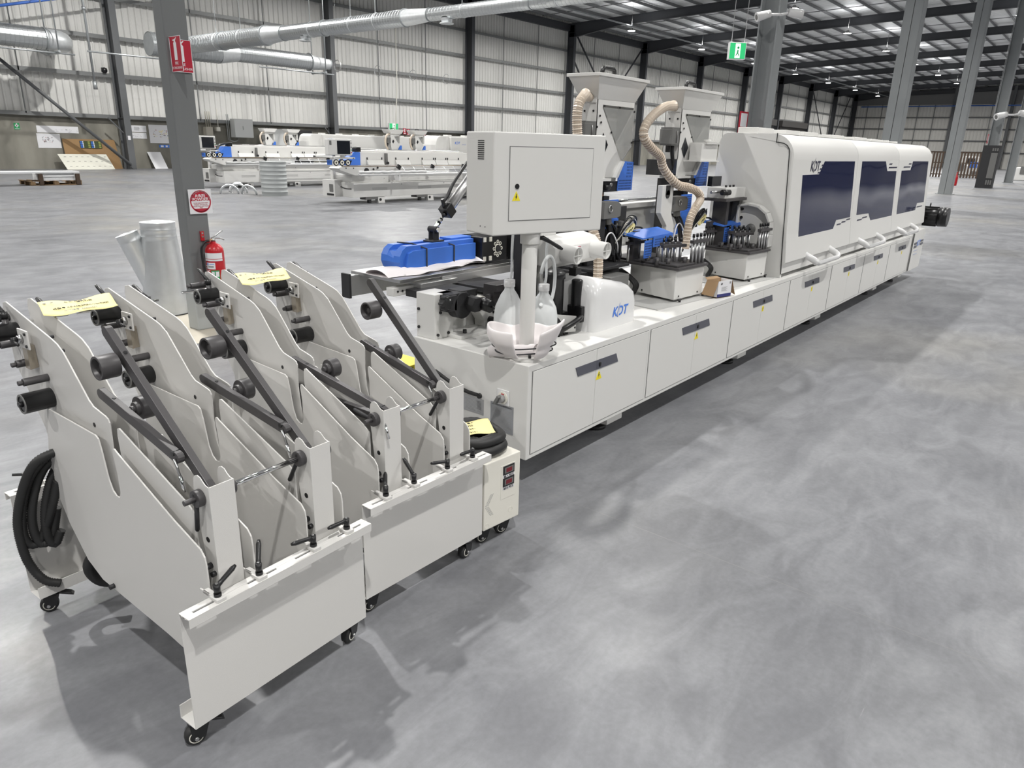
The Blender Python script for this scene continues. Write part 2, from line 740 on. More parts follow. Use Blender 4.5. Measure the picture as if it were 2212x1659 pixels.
FRAMES = [-20.9, -8.3, 4.4, 17.1, 29.95, 42.7, 55.7, 68.3, 81.1, 94.0, 106.5, 119.3, 131.9, 143.6]
for x in FRAMES:
    mb = MB()      # I-section portal column: two flanges and a web
    zt = roof_z(39.4)+.5
    for y in (39.06, 39.72):
        mb.box(x-.16, x+.16, y-.012, y+.012, 0, zt)
    mb.box(x-.012, x+.012, 39.06, 39.72, 0, zt)
    for z in (2.45, 11.0):
        mb.box(x-.15, x+.15, 39.06, 39.72, z-.01, z+.01)
    o = mb.build('wall_column', steel_dk if x > 42 else steel_md, kind='structure')
    mb = MB()      # rafter with a haunch at the column
    pts = [(39.7, roof_z(39.7)-.45), (39.0, roof_z(39)-.45), (34.5, roof_z(34.5)), (YR+.3, roof_z(YR)), (YR+.3, roof_z(YR)+.62), (39.7, roof_z(39.7)+.62)]
    mb.prism(pts, 'x', x-.012, x+.012)
    for (y0, z0), (y1, z1) in ((pts[0], pts[1]), (pts[1], pts[2]), (pts[2], pts[3]), (pts[4], pts[5])):
        mb.beam((x, y0, z0), (x, y1, z1), .26, .03)
    mb.build('roof_beam', steel_dk, kind='structure')
for i in range(50):
    y = 39.2-i*1.62
    mb = MB()
    z = roof_z(y)+.74
    mb.box(XB, XF, y-.04, y-.034, z-.11, z+.11)
    mb.box(XB, XF, y-.04, y+.04, z+.1, z+.11)
    mb.box(XB, XF, y-.1, y-.034, z-.11, z-.1)
    mb.build('roof_purlin', purlin_m, kind='structure')
for a, b in zip(FRAMES, FRAMES[1:]):
    for t in (.33, .67):
        x = a+(b-a)*t
        mb = MB()
        mb.beam((x, 39.4, roof_z(39.4)+.66), (x, YR+.5, roof_z(YR+.5)+.66), .05, .05)
        mb.build('roof_bridging', purlin_m, kind='structure')
        mb = MB()
        mb.box(x-.025, x+.025, 39.74, 39.78, 2.5, 11.6)
        mb.build('wall_bridging', girt_m, kind='structure')
for z in (2.5, 4.42, 6.15, 7.9, 9.6):
    mb = MB()
    mb.box(XB, XF, 39.76, 39.96, z-.012, z+.012)
    mb.box(XB, XF, 39.74, 39.76, z-.09, z+.09)
    mb.build('wall_rail', girt_m, kind='structure')
mb = MB()
mb.box(XB, XF, 39.6, 39.95, 11.15, 11.7)
mb.build('eave_beam', steel_dk, kind='structure')
for z in (2.5, 4.25, 6.05, 7.88):
    mb = MB()
    mb.box(XF-.25, XF-.05, YR, YW, z-.09, z+.09)
    mb.build('wall_rail', steel_md, kind='structure')
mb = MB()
mb.box(XF-.3, XF, YR, YW, 9.9, 12.6)  # dark slab whose grey imitates the shade above lamp height
mb.build('wall_far_shade_band', mat('far_wall_shaded_band', (.2, .2, .2), .7), kind='structure')
for y in (37.3, 34.9, 31.5, 29.2, 26.7, 18.5, 14.5):
    mb = MB()
    mb.box(XF-.12, XF-.06, y-.06, y+.06, 0, 12)
    mb.build('wall_bridging', girt_m, kind='structure')
for y in (23.9, 15.8, 6.5):
    mb = MB()
    mb.box(XF-.9, XF-.3, y-.2, y+.2, 0, 12.5)
    mb.build('wall_column', steel_md, kind='structure')

# roller shutter doors at the far end of the left wall
for i, (a, b) in enumerate(((95.5, 105.2), (108, 118.2))):
    mb = MB()
    mb.box(a, b, 39.3, 39.5, 0, 5.2)
    mb.box(a-.3, b+.3, 38.9, 39.5, 5.2, 6.0)
    for k in range(20):
        mb.box(a, b, 39.28, 39.3, .1+k*.26, .14+k*.26)
    mb.build('door_%d' % (i+1), mat('dark_shutter', (.045, .042, .04), .5), kind='structure')

# diagonal wall braces
for (x0, z0, x1, z1, yy) in ((11.4, 5.2, 16.97, .22, 39.0), (56.3, 11.0, 60.8, 7.0, 39.4), (55.9, 9.3, 59.6, 5.4, 39.5), (67.8, 11.0, 63.5, 7.0, 39.4), (120, 11, 129, 3, 39.4), (132.5, 3, 140, 11, 39.4)):
    mb = MB()
    mb.cyl((x0, yy, z0), (x1, yy, z1), .075, n=10)
    if yy < 39.2:
        mb.obox((x1+.05, yy+.02, z1-.04), (.16, 0, -.14), (0, .012, 0), (.06, 0, .07))
    mb.build('wall_brace', steel_md if yy < 39.2 else steel_dk, kind='structure')
mb = MB()
mb.beam((16.3, 39.3, 2.45), (16.95, 39.3, 1.75), .05, .05)
mb.build('knee_brace', steel_md, kind='structure')
mb = MB()
mb.beam((29.2, 39.3, 2.45), (29.8, 39.3, 1.75), .05, .05)
mb.build('knee_brace', steel_md, kind='structure')

# interior columns
c1 = MB()
c1.box(3.05, 3.25, 6.1, 6.25, .03, 12.2)
c1.build('building_column', col_paint, kind='structure', bevel=.012, seg=3)
mb = MB()
mb.box(3.04, 3.26, 6.09, 6.26, 0, .34)
mb.build('column_base', galv_m, kind='structure', bevel=.012)
mb = MB()
mb.add([(2.55, 5.72, .003), (3.55, 5.6, .003), (3.75, 6.8, .003), (2.7, 6.9, .003)], [(0, 1, 2, 3)])
mb.build('trim_3', mat('beige_grout', (.40, .37, .31), .8, vary=.1, vscale=6), kind='structure')
for x, hw in ((15.9, .19), (27.7, .25), (39.7, .25), (52.1, .25), (64.1, .25), (76.5, .25), (89, .25)):
    mb = MB()
    y = 6.25
    zt = roof_z(y)+.3
    for s in (-1, 1):
        mb.box(x-hw, x+hw, y+s*hw-.015, y+s*hw+.015, .02, zt)
    mb.box(x-.012, x+.012, y-hw, y+hw, .02, zt)
    mb.box(x-hw-.1, x+hw+.1, y-hw-.1, y+hw+.1, 0, .02)
    if x in (27.7, 39.7):
        for s in (-1, 1):
            mb.box(x+s*hw-.01, x+s*hw+.01, y-hw, y-.008, .02, zt)
            mb.box(x+s*hw-.01, x+s*hw+.01, y+.008, y+hw, .02, zt)
    mb.build('building_column', col_lt, kind='structure')

# high bay luminaires
for i, (x, y, z) in enumerate(lamp_positions):
    if not (x > -4 and y > -6):
        continue
    t = thing('high_bay_lamp', 'round white high bay lamp hanging lit below the dark roof', 'ceiling lamp', (x, y, z), 0, 'high bay lamps under the roof')
    mb = MB()
    mb.lathe([(.0, .16), (.10, .16), (.12, .06), (.29, .02), (.30, -.05), (.28, -.05)], (x, y, z), n=16)
    mb.build('housing', midgrey, t)
    mb = MB()
    mb.cyl((x, y, z-.04), (x, y, z-.06), .28, n=16)
    mb.build('lens', lens_m, t)
    mb = MB()
    mb.cyl((x, y, z+.15), (x, y, roof_z(y)+.87), .008, n=6)
    mb.build('suspension_rod', midgrey, t)
world()
# cable tray rail carrying the outer lamp row
mb = MB()
mb.beam((XB, 32.25, 10.75), (XF-1, 32.25, 10.75), .09, .09)
tag(mb.build('cable_rail', galv_d), 'long straight grey cable rail running beside the left row of roof lamps', 'cable rail')
# ------------------------------------------------------------------ edging coil carts
A_OUT = [(.03, .16), (.30, .195), (.70, .225), (.79, .267), (.885, .376), (.975, .537), (.915, .72), (.893, .79), (.885, .797), (.57, .786), (.556, .777), (.546, .74), (.53, .65), (.515, .618), (.497, .606), (.478, .606),
         (.467, .625), (.466, .70), (.474, .755), (.471, .768), (.463, .771), (.45, .763), (.175, .637), (.05, .588), (.034, .568), (.03, .54)]
B_OUT = [(.10, .16), (.70, .2), (.80, .27), (.95, .45), (1.0, .69), (1.15, .9), (1.165, 1.08), (1.155, 1.107), (1.13, 1.112), (.82, 1.037), (.79, 1.027), (.755, 1.006), (.725, .975), (.633, .877), (.61, .862), (.54, .848), (.526, .842), (.519, .83),
         (.524, .74), (.515, .66), (.505, .63), (.49, .62), (.476, .63), (.472, .66), (.478, .74), (.481, .80), (.476, .824), (.464, .828), (.45, .822), (.13, .69), (.10, .67)]
C_OUT = [(v, z) for v, z in B_OUT]


def side_plate(parent, u, outline, name='side_plate', th=.005, flip=1):
    mb = MB()
    mb.prism(outline, 'x', u-th/2, u+th/2)
    return mb.build(name, white, parent, bevel=.0014)


def lever_clamp(parent, u, ang, tilt=.25, v=-.024, z=.467, L_=.075):
    """white clamp block over the flange with a black ratchet lever"""
    mb = MB()
    mb.box(u-.014, u+.014, -.043, -.006, z, z+.011)
    mb.box(u-.011, u+.006, -.01, .03, z+.002, z+.012)
    mb.box(u-.011, u-.006, .0, .045, z-.05, z+.012)
    b = mb.build('clamp', white, parent, bevel=.0015)
    mb = MB()
    mb.cyl((u, v, z+.011), (u, v, z+.02), .0105, n=14)
    mb.cyl((u, v, z+.02), (u, v, z+.047), .0088, .0095, n=14)
    d = Vector((math.cos(ang)*math.cos(tilt), math.sin(ang)*math.cos(tilt), math.sin(tilt)))
    p = Vector((u, v, z+.04))
    mb.tube([p-d*.004, p+d*.02, p+d*(L_-.012), p+d*L_], [.0085, .0065, .0075, .0045], 8)
    mb.cyl((u, v, z+.047), (u, v, z+.0505), .004, n=8, m=steel)
    mb.build('lever', black, b)
    return b


def caster(parent, u, v, yaw, brake=True, top=.085):
    ca, sa = math.cos(yaw), math.sin(yaw)

    def R(x, y, z):
        return (u+x*ca-y*sa, v+x*sa+y*ca, z)
    mb = MB()
    mb.cyl(R(0, 0, top), R(0, 0, top-.006), .03, n=18, m=steel)
    mb.cyl(R(0, 0, top-.006), R(0, 0, top-.014), .027, .03, n=18)
    for s in (-1, 1):
        mb.hexa([R(-.012, s*.019-.0025, .028), R(.022, s*.019-.0025, .024), R(.022, s*.019+.0025, .024), R(-.012, s*.019+.0025, .028),
                 R(-.026, s*.019-.0025, top-.012), R(.026, s*.019-.0025, top-.012), R(.026, s*.019+.0025, top-.012), R(-.026, s*.019+.0025, top-.012)])
    c = mb.build('caster', black, parent)
    mb = MB()
    mb.lathe([(.0, -.015), (.024, -.015), (.0285, -.012), (.03, -.005), (.03, .005), (.0285, .012), (.024, .015), (0, .015)], R(.012, 0, .03), R(0, 1, 0) and (-sa, ca, 0), 22)
    wheel = mb.build('wheel', rubber, c)
    mb = MB()
    for s in (-1, 1):
        mb.torus(R(.012, s*.0152, .03), (-sa, ca, 0), .0185, .0016, 20, 6, offwhite)
        mb.cyl(R(.012, s*.018, .03), R(.012, s*.026, .03), .006, n=6, m=steel)
    mb.build('wheel_trim', offwhite, c)
    if brake:
        mb = MB()
        mb.hexa([R(-.07, -.014, top-.034), R(-.02, -.014, top-.016), R(-.02, .014, top-.016), R(-.07, .014, top-.034),
                 R(-.062, -.012, top-.022), R(-.02, -.012, top-.006), R(-.02, .012, top-.006), R(-.062, .012, top-.022)])
        mb.build('brake_pedal', black, c, bevel=.003)
    return c


def roller(parent, u, v, z, du, r, name, m, stub=True):
    """roller or stand-off bolted to a plate, axis along u"""
    mb = MB()
    mb.cyl((u, v, z), (u+du, v, z), r, n=20)
    s = 1 if du > 0 else -1
    if r > .02:
        mb.ring((u+du, v, z), (s, 0, 0), r*.78, r,   .003, 20, midgrey)
        mb.cyl((u+du, v, z), (u+du+s*.012, v, z), r*.28, n=10)
    elif stub:
        mb.cyl((u+du, v, z), (u+du+s*.014, v, z), r*.68, n=6)
    return mb.build(name, m, parent, bevel=.0012)


def arm(parent, u, a, b, wd, ht, rol=None, side=-1, name='swing_arm', rr=.036, rl=.056):
    """flat dark bar in the v-z plane, from pivot a to tip b (v, z), with a hollow roller"""
    a, b = Vector((0, *a)), Vector((0, *b))
    d = (b-a).normalized()
    n = Vector((0, -d.z, d.y))
    poly = []
    for k in range(7):
        t = PI/2+PI*k/6
        q = a+d*(math.cos(t)*ht/2)+n*(math.sin(t)*ht/2)
        poly.append((q.y, q.z))
    for k in range(7):
        t = -PI/2+PI*k/6
        q = b+d*(math.cos(t)*ht/2)+n*(math.sin(t)*ht/2)
        poly.append((q.y, q.z))
    mb = MB()
    mb.prism(poly, 'x', u-wd/2, u+wd/2)
    o = mb.build(name, darkgrey, parent, bevel=.0015)
    if rol:
        v, z = rol
        mb = MB()
        s = side
        x0 = u+s*wd/2
        mb.cyl((x0, v, z), (x0+s*.014, v, z), .012, n=12)
        x1 = x0+s*.01
        if s < 0:
            mb.lathe([(0, 0), (rr, 0), (rr, rl), (rr*.8, rl), (rr*.72, rl-.02), (rr*.3, rl-.02), (rr*.3, rl-.012), (0, rl-.012)], (x1, v, z), (-1, 0, 0), 28)
        else:
            mb.lathe([(0, 0), (rr*.6, 0), (rr*.6, .012), (rr*.85, .012), (rr, .012), (rr, rl), (rr*.7, rl), (0, rl)], (x1, v, z), (1, 0, 0), 28)
        mb.build('tension_roller', darkgrey, o, bevel=.001)
        mb = MB()
        q = a+(b-a)*.84
        mb.cyl((u, q.y+n.y*ht*.4, q.z+n.z*ht*.4), (u, q.y+n.y*ht*.56, q.z+n.z*ht*.56), .006, n=8)
        mb.build('arm_bolt', black, o)
    return o


def unit(cart, o, pin, longtip, longroll, shorttip, shortroll, shortpiv, gap=.075, tag_d=True):
    """one coil magazine: four side plates, post, two arms, rollers"""
    side_plate(cart, o+.108, A_OUT)
    ub, uc, ud = o+.132, o+.132+gap, o+.252
    pb = side_plate(cart, ub, B_OUT)
    pc = side_plate(cart, uc, C_OUT)
    side_plate(cart, ud, A_OUT)
    mb = MB()      # bolts and holes seen on the plates
    for (v, z) in ((.62, .80), (.175, .52), (.2, .6)):
        mb.cyl((ub-.002, v, z), (ub-.0035, v, z), .0075, n=12)
    mb.build('bolt_hole', black, pb)
    mb = MB()
    for (v, z) in ((.86, 1.035), (.80, 1.0), (.62, .83)):
        mb.cyl((ub+.001, v, z), (ub+.02, v, z), .006, n=8)
    mb.build('plate_bolt', black_m, pb)
    # post: folded U with rounded ears
    p0, p1 = o+.138, o+.213
    ear = [(.03, .1), (.03, .767), (.045, .770), (.055, .777), (.066, .787), (.08, .79), (.092, .785), (.1, .775), (.103, .76), (.103, .70), (.085, .55), (.075, .1)]
    mb = MB()
    mb.prism(ear, 'x', p0, p0+.003)
    mb.prism(ear, 'x', p1-.003, p1)
    mb.box(p0, p1, .03, .033, .1, .767)
    post = mb.build('post', white, cart, bevel=.0012)
    mb = MB()
    for s in (p0-.0006, p1-.003):
        mb.cyl((s, .062, .60), (s+.004, .062, .60), .0085, n=14)
    mb.cyl((p0-.012, .045, .5), (p0, .045, .5), .008, n=10)
    mb.cyl((p0-.022, .06, .52), (p0, .06, .52), .009, n=10)
    mb.build('post_hole', black, post)
    mb = MB()
    mb.cyl((p0-.02, .07, .728), (p1+.02, .07, .728), .008, n=12)
    for s, q in ((-1, p0), (1, p1)):
        mb.cyl((q, .07, .728), (q+s*.02, .07, .728), .0245, n=24)
    mb.cyl((p0-.02, .07, .728), (p0-.05, .07, .728), .008, n=10)
    mb.cyl((p0-.022, .07, .742), (p0-.024, .07, .742), .004, n=8, m=black)
    col = mb.build('shaft_collar', darkgrey, post, bevel=.002)
    mb = MB()
    d = Vector((0, *pin)).normalized()
    c = Vector((p0-.014, .07, .728))
    mb.cyl(c+d*.01, c+d*.1, .0065, n=10)
    mb.cyl(c+d*.1, c+d*.104, .0045, n=10)
    mb.build('locking_pin', black_m, post)
    uc_ = (p0+p1)/2
    arm(cart, uc_+.012, (.085, .705), longtip, .022, .034, longroll, -1)
    sa = arm(cart, uc_-.016, shortpiv, shorttip, .02, .032, shortroll, 1, rl=.05)
    mb = MB()
    e = Vector(shortpiv)
    mb.cyl((uc_-.03, e.x+.01, e.y+.012), (uc_-.006, e.x+.01, e.y+.012), .0075, n=10, m=black)
    mb.cyl((uc_-.03, e.x, e.y), (uc_-.03, e.x-.02, e.y-.045), .004, n=8, m=steel)
    mb.cyl((uc_-.03, e.x-.02, e.y-.045), (uc_-.03, e.x-.035, e.y-.09), .0055, n=8, m=chrome)
    mb.build('tension_spring', chrome, sa)
    # rollers and guides bolted to the outside of the near plate
    x = ub-.0015
    roller(cart, x, 1.075, 1.022, -.085, .030, 'guide_roller', black)
    roller(cart, x, .9, .826, -.088, .033, 'guide_roller', black)
    roller(cart, x, 1.125, 1.06, -.085, .0125, 'guide_pin', darkgrey)
    roller(cart, x, 1.035, .993, -.072, .0125, 'guide_pin', darkgrey)
    roller(cart, x, .9, .895, -.075, .0125, 'guide_pin', darkgrey)
    roller(cart, x, 1.0, .93, -.05, .0125, 'guide_pin', darkgrey)
    mb = MB()      # bearing plate
    mb.box(x-.03, x-.024, .925, .998, .986, 1.05)
    bp = mb.build('bearing_plate', white, cart, bevel=.008, seg=3)
    mb = MB()
    mb.cyl((x-.03, .97, 1.018), (x-.044, .97, 1.018), .0155, .012, n=18, m=steel)
    mb.cyl((x-.044, .97, 1.018), (x-.06, .97, 1.018), .0095, n=12, m=black)
    mb.cyl((x-.056, .97, 1.018), (x-.062, .915, 1.012), .0038, n=8, m=black)
    for (a, b) in ((.938, 1.038), (.938, .998)):
        mb.cyl((x-.03, a, b), (x-.034, a, b), .005, n=10, m=black)
    mb.build('bearing_bush', steel, bp)
    mb = MB()
    mb.hexa([(x-.03, .945, .918), (x-.003, .95, .92), (x-.003, .985, .92), (x-.03, .98, .918), (x-.026, .955, .995), (x-.003, .955, .995), (x-.003, .99, .995), (x-.026, .99, .995)])
    mb.build('deflector_strip', tan_strip, cart)
    mb = MB()      # upright rod with ratchet lever
    mb.cyl((x-.028, 1.07, 1.0), (x-.028, 1.085, 1.07), .010, n=12, m=darkgrey)
    mb.cyl((x-.028, 1.084, 1.066), (x-.028, 1.087, 1.088), .0125, n=12, m=black)
    mb.tube([(x-.028, 1.087, 1.082), (x-.03, 1.11, 1.1), (x-.032, 1.135, 1.118), (x-.032, 1.15, 1.122)], [.009, .007, .008, .005], 8, m=black)
    mb.build('adjusting_lever', black, cart)
    mb = MB()      # lever on the far plate
    q = uc+.0015
    mb.cyl((q, 1.05, 1.045), (q+.025, 1.05, 1.045), .011, n=12)
    mb.cyl((q+.022, 1.05, 1.04), (q+.022, 1.052, 1.075), .0125, n=12)
    mb.tube([(q+.022, 1.052, 1.068), (q+.022, 1.09, 1.082), (q+.022, 1.13, 1.1), (q+.022, 1.145, 1.105)], [.009, .008, .0085, .006], 8)
    mb.build('adjusting_lever', black, cart)
    mb = MB()
    mb.cyl((ub-.12, 1.14, 1.035), (uc+.11, 1.14, 1.035), .0055, n=10)
    mb.build('cross_rod', chrome, cart)
    return post


def rail_panel(cart, v0, s, name, L_):
    """front or rear panel: upright sheet, slotted folded flange on top, caster channel below. s=-1 folds towards -v"""
    mb = MB()
    f = lambda d: v0+s*d
    lo, hi = sorted((f(0), f(-.003)))
    mb.box(0, L_, lo, hi, .085, .4655)
    def yb(a, b):
        return sorted((f(a), f(b)))
    y0, y1 = yb(-.003, .018)
    mb.box(0, L_, y0, y1, .4635, .467)
    y0, y1 = yb(.027, .046)
    mb.box(0, L_, y0, y1, .4635, .467)
    slots = [(.025, .115), (.19, .285), (.352, .44), (.515, .61)]
    y0, y1 = yb(.018, .027)
    x = 0
    for a, b in slots:
        mb.box(x, a, y0, y1, .4635, .467)
        x = b
    mb.box(x, L_, y0, y1, .4635, .467)
    y0, y1 = yb(.043, .046)
    mb.box(0, L_, y0, y1, .438, .467)
    y0, y1 = yb(0, -.075)
    mb.box(0, L_, y0, y1, .083, .086)
    y0, y1 = yb(-.072, -.075)
    mb.box(0, L_, y0, y1, .083, .128)
    return mb.build(name, white, cart, bevel=.0014)


def make_cart(label, loc, rz, L_, levers, units, casters, fr):
    cart = thing('coil_cart', label, 'cart', loc, rz, None, local=True)
    rail_panel(cart, 0, -1, 'front_panel', L_)
    rail_panel(cart, 1.05, 1, 'rear_panel', L_)
    mb = MB()
    for u in (.1, .43):
        mb.cyl((u+.009, .135, .19), (u-.012, .135, .19), .0085, n=10)
        mb.cyl((u+.009, .62, .235), (u-.010, .62, .235), .0085, n=10)
    mb.build('plate_bolt', black_m, cart)
    for (u, a, t) in levers:
        lever_clamp(cart, u, a, t)
    for u, a in ((.1, 2.8), (.23, 2.0), (.42, 3.), (.55, 2.6)):
        mb = MB()
        mb.box(u-.014, u+.014, 1.06, 1.095, .467, .478, white)
        mb.cyl((u, 1.075, .478), (u, 1.075, .51), .009, n=12)
        mb.tube([(u, 1.075, .507), (u+math.cos(a)*.07, 1.075+math.sin(a)*.07, .52)], [.008, .005], 8)
        mb.build('rear_clamp', black, cart)
    for args in units:
        unit(cart, *args)
    mb = MB()
    mb.cyl((.213, .07, .728), (.138+fr-.02, .07, .728), .0078, n=16)
    mb.build('connecting_shaft', chrome, cart)
    for (u, v, y, b) in casters:
        caster(cart, u, v, y, b)
    return cart


D = math.radians
cart_a = make_cart('near white steel coil cart closest to the camera, both long dark arms raised', (.683, 1.651, 0), D(3.5), .637,
                   [(.098, D(12), .35), (.228, D(50), .7), (.42, D(176), .12), (.552, D(182), .08)],
                   [(0, (.15, -1), (.565, 1.095), (.5, 1.01), (.60, .90), (.46, .875), (.2, .80)),
                    (.334, (.5, -.85), (.565, 1.095), (.49, 1.0), (.60, .865), (.45, .845), (.17, .79))],
                   [(.03, .04, D(160), True), (.595, .04, D(200), False), (.05, 1.01, D(150), True), (.59, 1.01, D(150), False)], .334)
cart_b = make_cart('second white steel coil cart beside the voltage regulator, one dark arm lowered', (1.382, 1.765, 0), D(-.4), .62,
                   [(.086, D(50), .35), (.219, D(100), .9), (.39, D(170), .15), (.53, D(185), .1)],
                   [(-.006, (1, .12), (.62, .70), (.60, .68), (.585, .83), (.41, .825), (.05, .755)),
                    (.32, (.5, -.8), (.53, 1.10), (.475, 1.0), (.56, .84), (.43, .815), (.15, .75))],
                   [(.05, .04, D(170), False), (.55, .03, D(190), False), (.05, 1.01, D(150), False), (.57, 1.01, D(150), False)], .326)


def k1(u, v, z):
    a = D(3.5)
    return (.683+u*math.cos(a)-v*math.sin(a), 1.651+u*math.sin(a)+v*math.cos(a), z)


def k2(u, v, z):
    a = D(-.4)
    return (1.382+u*math.cos(a)-v*math.sin(a), 1.765+u*math.sin(a)+v*math.cos(a), z)


def paper_tag(label, cs, lines, sag=.006, lift=None):
    """yellow dispatch tag: a curling sheet with hand-filled lines. cs = far-left, far-right, near-right, near-left"""
    cs = [Vector(c) for c in cs]
    world()
    nu, nv = 14, 6
    top = []
    def P(i, j):
        s_, t_ = i/nu, j/nv
        p = (cs[0].lerp(cs[1], s_)).lerp(cs[3].lerp(cs[2], s_), t_)
        return p+Vector((0, 0, -sag*math.sin(PI*s_)*1.2+.004*math.sin(s_*9+t_*3)+.003*math.sin(t_*5)))
    mb = MB()
    mb.grid([[P(i, j) for i in range(nu+1)] for j in range(nv+1)])
    o = mb.build('paper_tag', yellow_paper, None, solid=.0006)
    tag(o, label, 'paper tag')
    xd = (cs[1]-cs[0]).normalized()
    yd = (cs[0]-cs[3]).normalized()
    W = (cs[1]-cs[0]).length
    H = (cs[0]-cs[3]).length
    for (s_, t_, sz, st, al) in lines:
        i, j = s_*nu, t_*nv
        p = P(i, j)+xd.cross(yd).normalized()*.004
        ORG[0] = Vector((0, 0, 0))
        text('tag_lettering', st, sz, ink_grey if sz < .0125 else ink, o, p, xd, yd, al)
    return o


TL = [(.5, .14, .012, '移 动 式 多 层 料 架', 'CENTER'), (.12, .36, .012, '客   户', 'CENTER'), (.6, .36, .013, '澳大利亚', 'CENTER'), (.5, .62, .0135, '产品型号 KE-668JSPGA10C-4(46)', 'CENTER'), (.5, .86, .012, '出厂编号  S6Z04301', 'CENTER')]
paper_tag('yellow paper tag taped across the tops of the near cart', [k1(.19, 1.045, 1.112), k1(.42, 1.03, 1.112), k1(.40, .935, 1.09), k1(.165, .94, 1.09)], TL)
paper_tag('yellow paper tag taped across the tops of the second cart', [k2(.175, 1.01, 1.112), k2(.405, 1.0, 1.112), k2(.375, .905, 1.09), k2(.14, .89, 1.09)], TL)

# corrugated hose bundle hung on the rear of the near cart
t = thing('hose_bundle', 'black corrugated hose coiled and hung at the left end of the near cart', 'hose', k1(-.02, .95, .4))
loops = [
    [(.125, .93, .63), (.085, .95, .60), (.04, .97, .54), (.01, .99, .44), (.0, 1.0, .34), (.015, 1.0, .29), (.045, .99, .30), (.075, .95, .40), (.11, .93, .52)],
    [(.13, .94, .60), (.095, .96, .575), (.06, .975, .51), (.035, .985, .42), (.03, .99, .34), (.045, .985, .285), (.075, .97, .31), (.1, .95, .42)],
    [(.135, .93, .57), (.11, .95, .545), (.085, .96, .48), (.065, .965, .40), (.06, .965, .32), (.075, .96, .28), (.1, .95, .33)],
    [(.13, .9, .64), (.06, .93, .61), (.02, .96, .53), (-.01, .99, .40), (-.01, 1.0, .28), (.005, 1.0, .20), (.03, .98, .145), (.07, .96, .12)],
]
for L_ in loops:
    mb = MB()
    rib_hose(mb, [k1(*p) for p in L_], .0135, .0045, 1.16, 10)
    mb.build('hose_loop', rubber, t)
mb = MB()
mb.tube(spline([k1(.18, .78, .30), k1(.14, .82, .26), k1(.13, .86, .19), k1(.16, .85, .13), k1(.22, .8, .12)], 6), .02, 10)
mb.build('hose_loop', rubber, t)

# voltage regulator on casters with a coiled hose and a tag on it
RA = D(-5)
t = thing('voltage_regulator', 'cream white voltage regulator box on casters with two red displays', 'voltage regulator', (2.233, 1.748, 0), RA, None, local=True)
mb = MB()
mb.box(-.215, 0, 0, .36, .085, .397)
body = mb.build('body', offwhite, t, bevel=.004)
mb = MB()
mb.box(-.118, -.028, -.001, .002, .20, .36)
pl = mb.build('display_panel', offwhite, t, bevel=.001)
for i, z in enumerate((.318, .262)):
    mb = MB()
    mb.box(-.106, -.038, -.004, .0, z-.005, z+.037)
    m_ = mb.build('meter', black, pl, bevel=.002)
    mb = MB()
    mb.box(-.098, -.046, -.0052, -.004, z+.003, z+.03, midgrey)
    mb.box(-.09, -.055, -.0058, -.005, z+.007, z+.026)
    mb.build('display', red_lcd, m_)
    mb = MB()
    mb.box(-.106, -.038, -.002, .0, z-.02, z-.006)
    mb.build('name_strip', paper, pl)
    text('lettering', '输入电压' if i == 0 else '输出电压', .0125, ink, pl, (-.072, -.0024, z-.0135), (1, 0, 0), (0, 0, 1), sx=1.25)
mb = MB()
for r in range(4):
    for k in range(9):
        for s in (-1, 1):
            x = -.207+r*.0055+k*.0035
            z = .198+s*(.004+k*.0055)
            mb.box(x, x+.003, -.0006, .001, z-.0013, z+.0013)
mb.build('vent_hole', ink_grey, body)
mb = MB()
mb.torus((-.055, -.0004, .135), (0, 1, 0), .012, .0006, 20, 5)
mb.torus((-.197, -.0004, .105), (0, 1, 0), .012, .0006, 20, 5)
mb.build('blank_cap', offwhite, body)
for (u, v) in ((-.05, .05), (-.17, .05), (-.05, .31), (-.17, .31)):
    caster(t, u, v, D(160), False)
t = thing('cable_coil', 'thick black cable coiled on top of the voltage regulator', 'cable', (2.1, 1.93, .4))
for (r, z, q) in ((.135, .425, .024), (.10, .425, .02), (.13, .465, .021), (.095, .46, .018)):
    mb = MB()
    pts = [(2.125+r*.8*math.cos(a), 1.925+r*math.sin(a)*1.0, z+.006*math.sin(3*a)) for a in [2*PI*k/60 for k in range(61)]]
    mb.tube(pts, [q*(1.04 if k % 2 else .98) for k in range(61)], 10)
    mb.build('cable_loop', rubber, t)
paper_tag('yellow paper tag lying on the black cable coil', [(2.06, 2.06, .492), (2.235, 1.94, .495), (2.16, 1.83, .488), (2.01, 1.93, .488)],
          [(.45, .2, .015, '移 动 式 多 层 料 架', 'CENTER'), (.45, .42, .02, '澳大利亚', 'CENTER'), (.45, .64, .017, '668JSPGA10C', 'CENTER'), (.4, .86, .017, 'S6Z5Q101', 'CENTER')], sag=.004)
world()
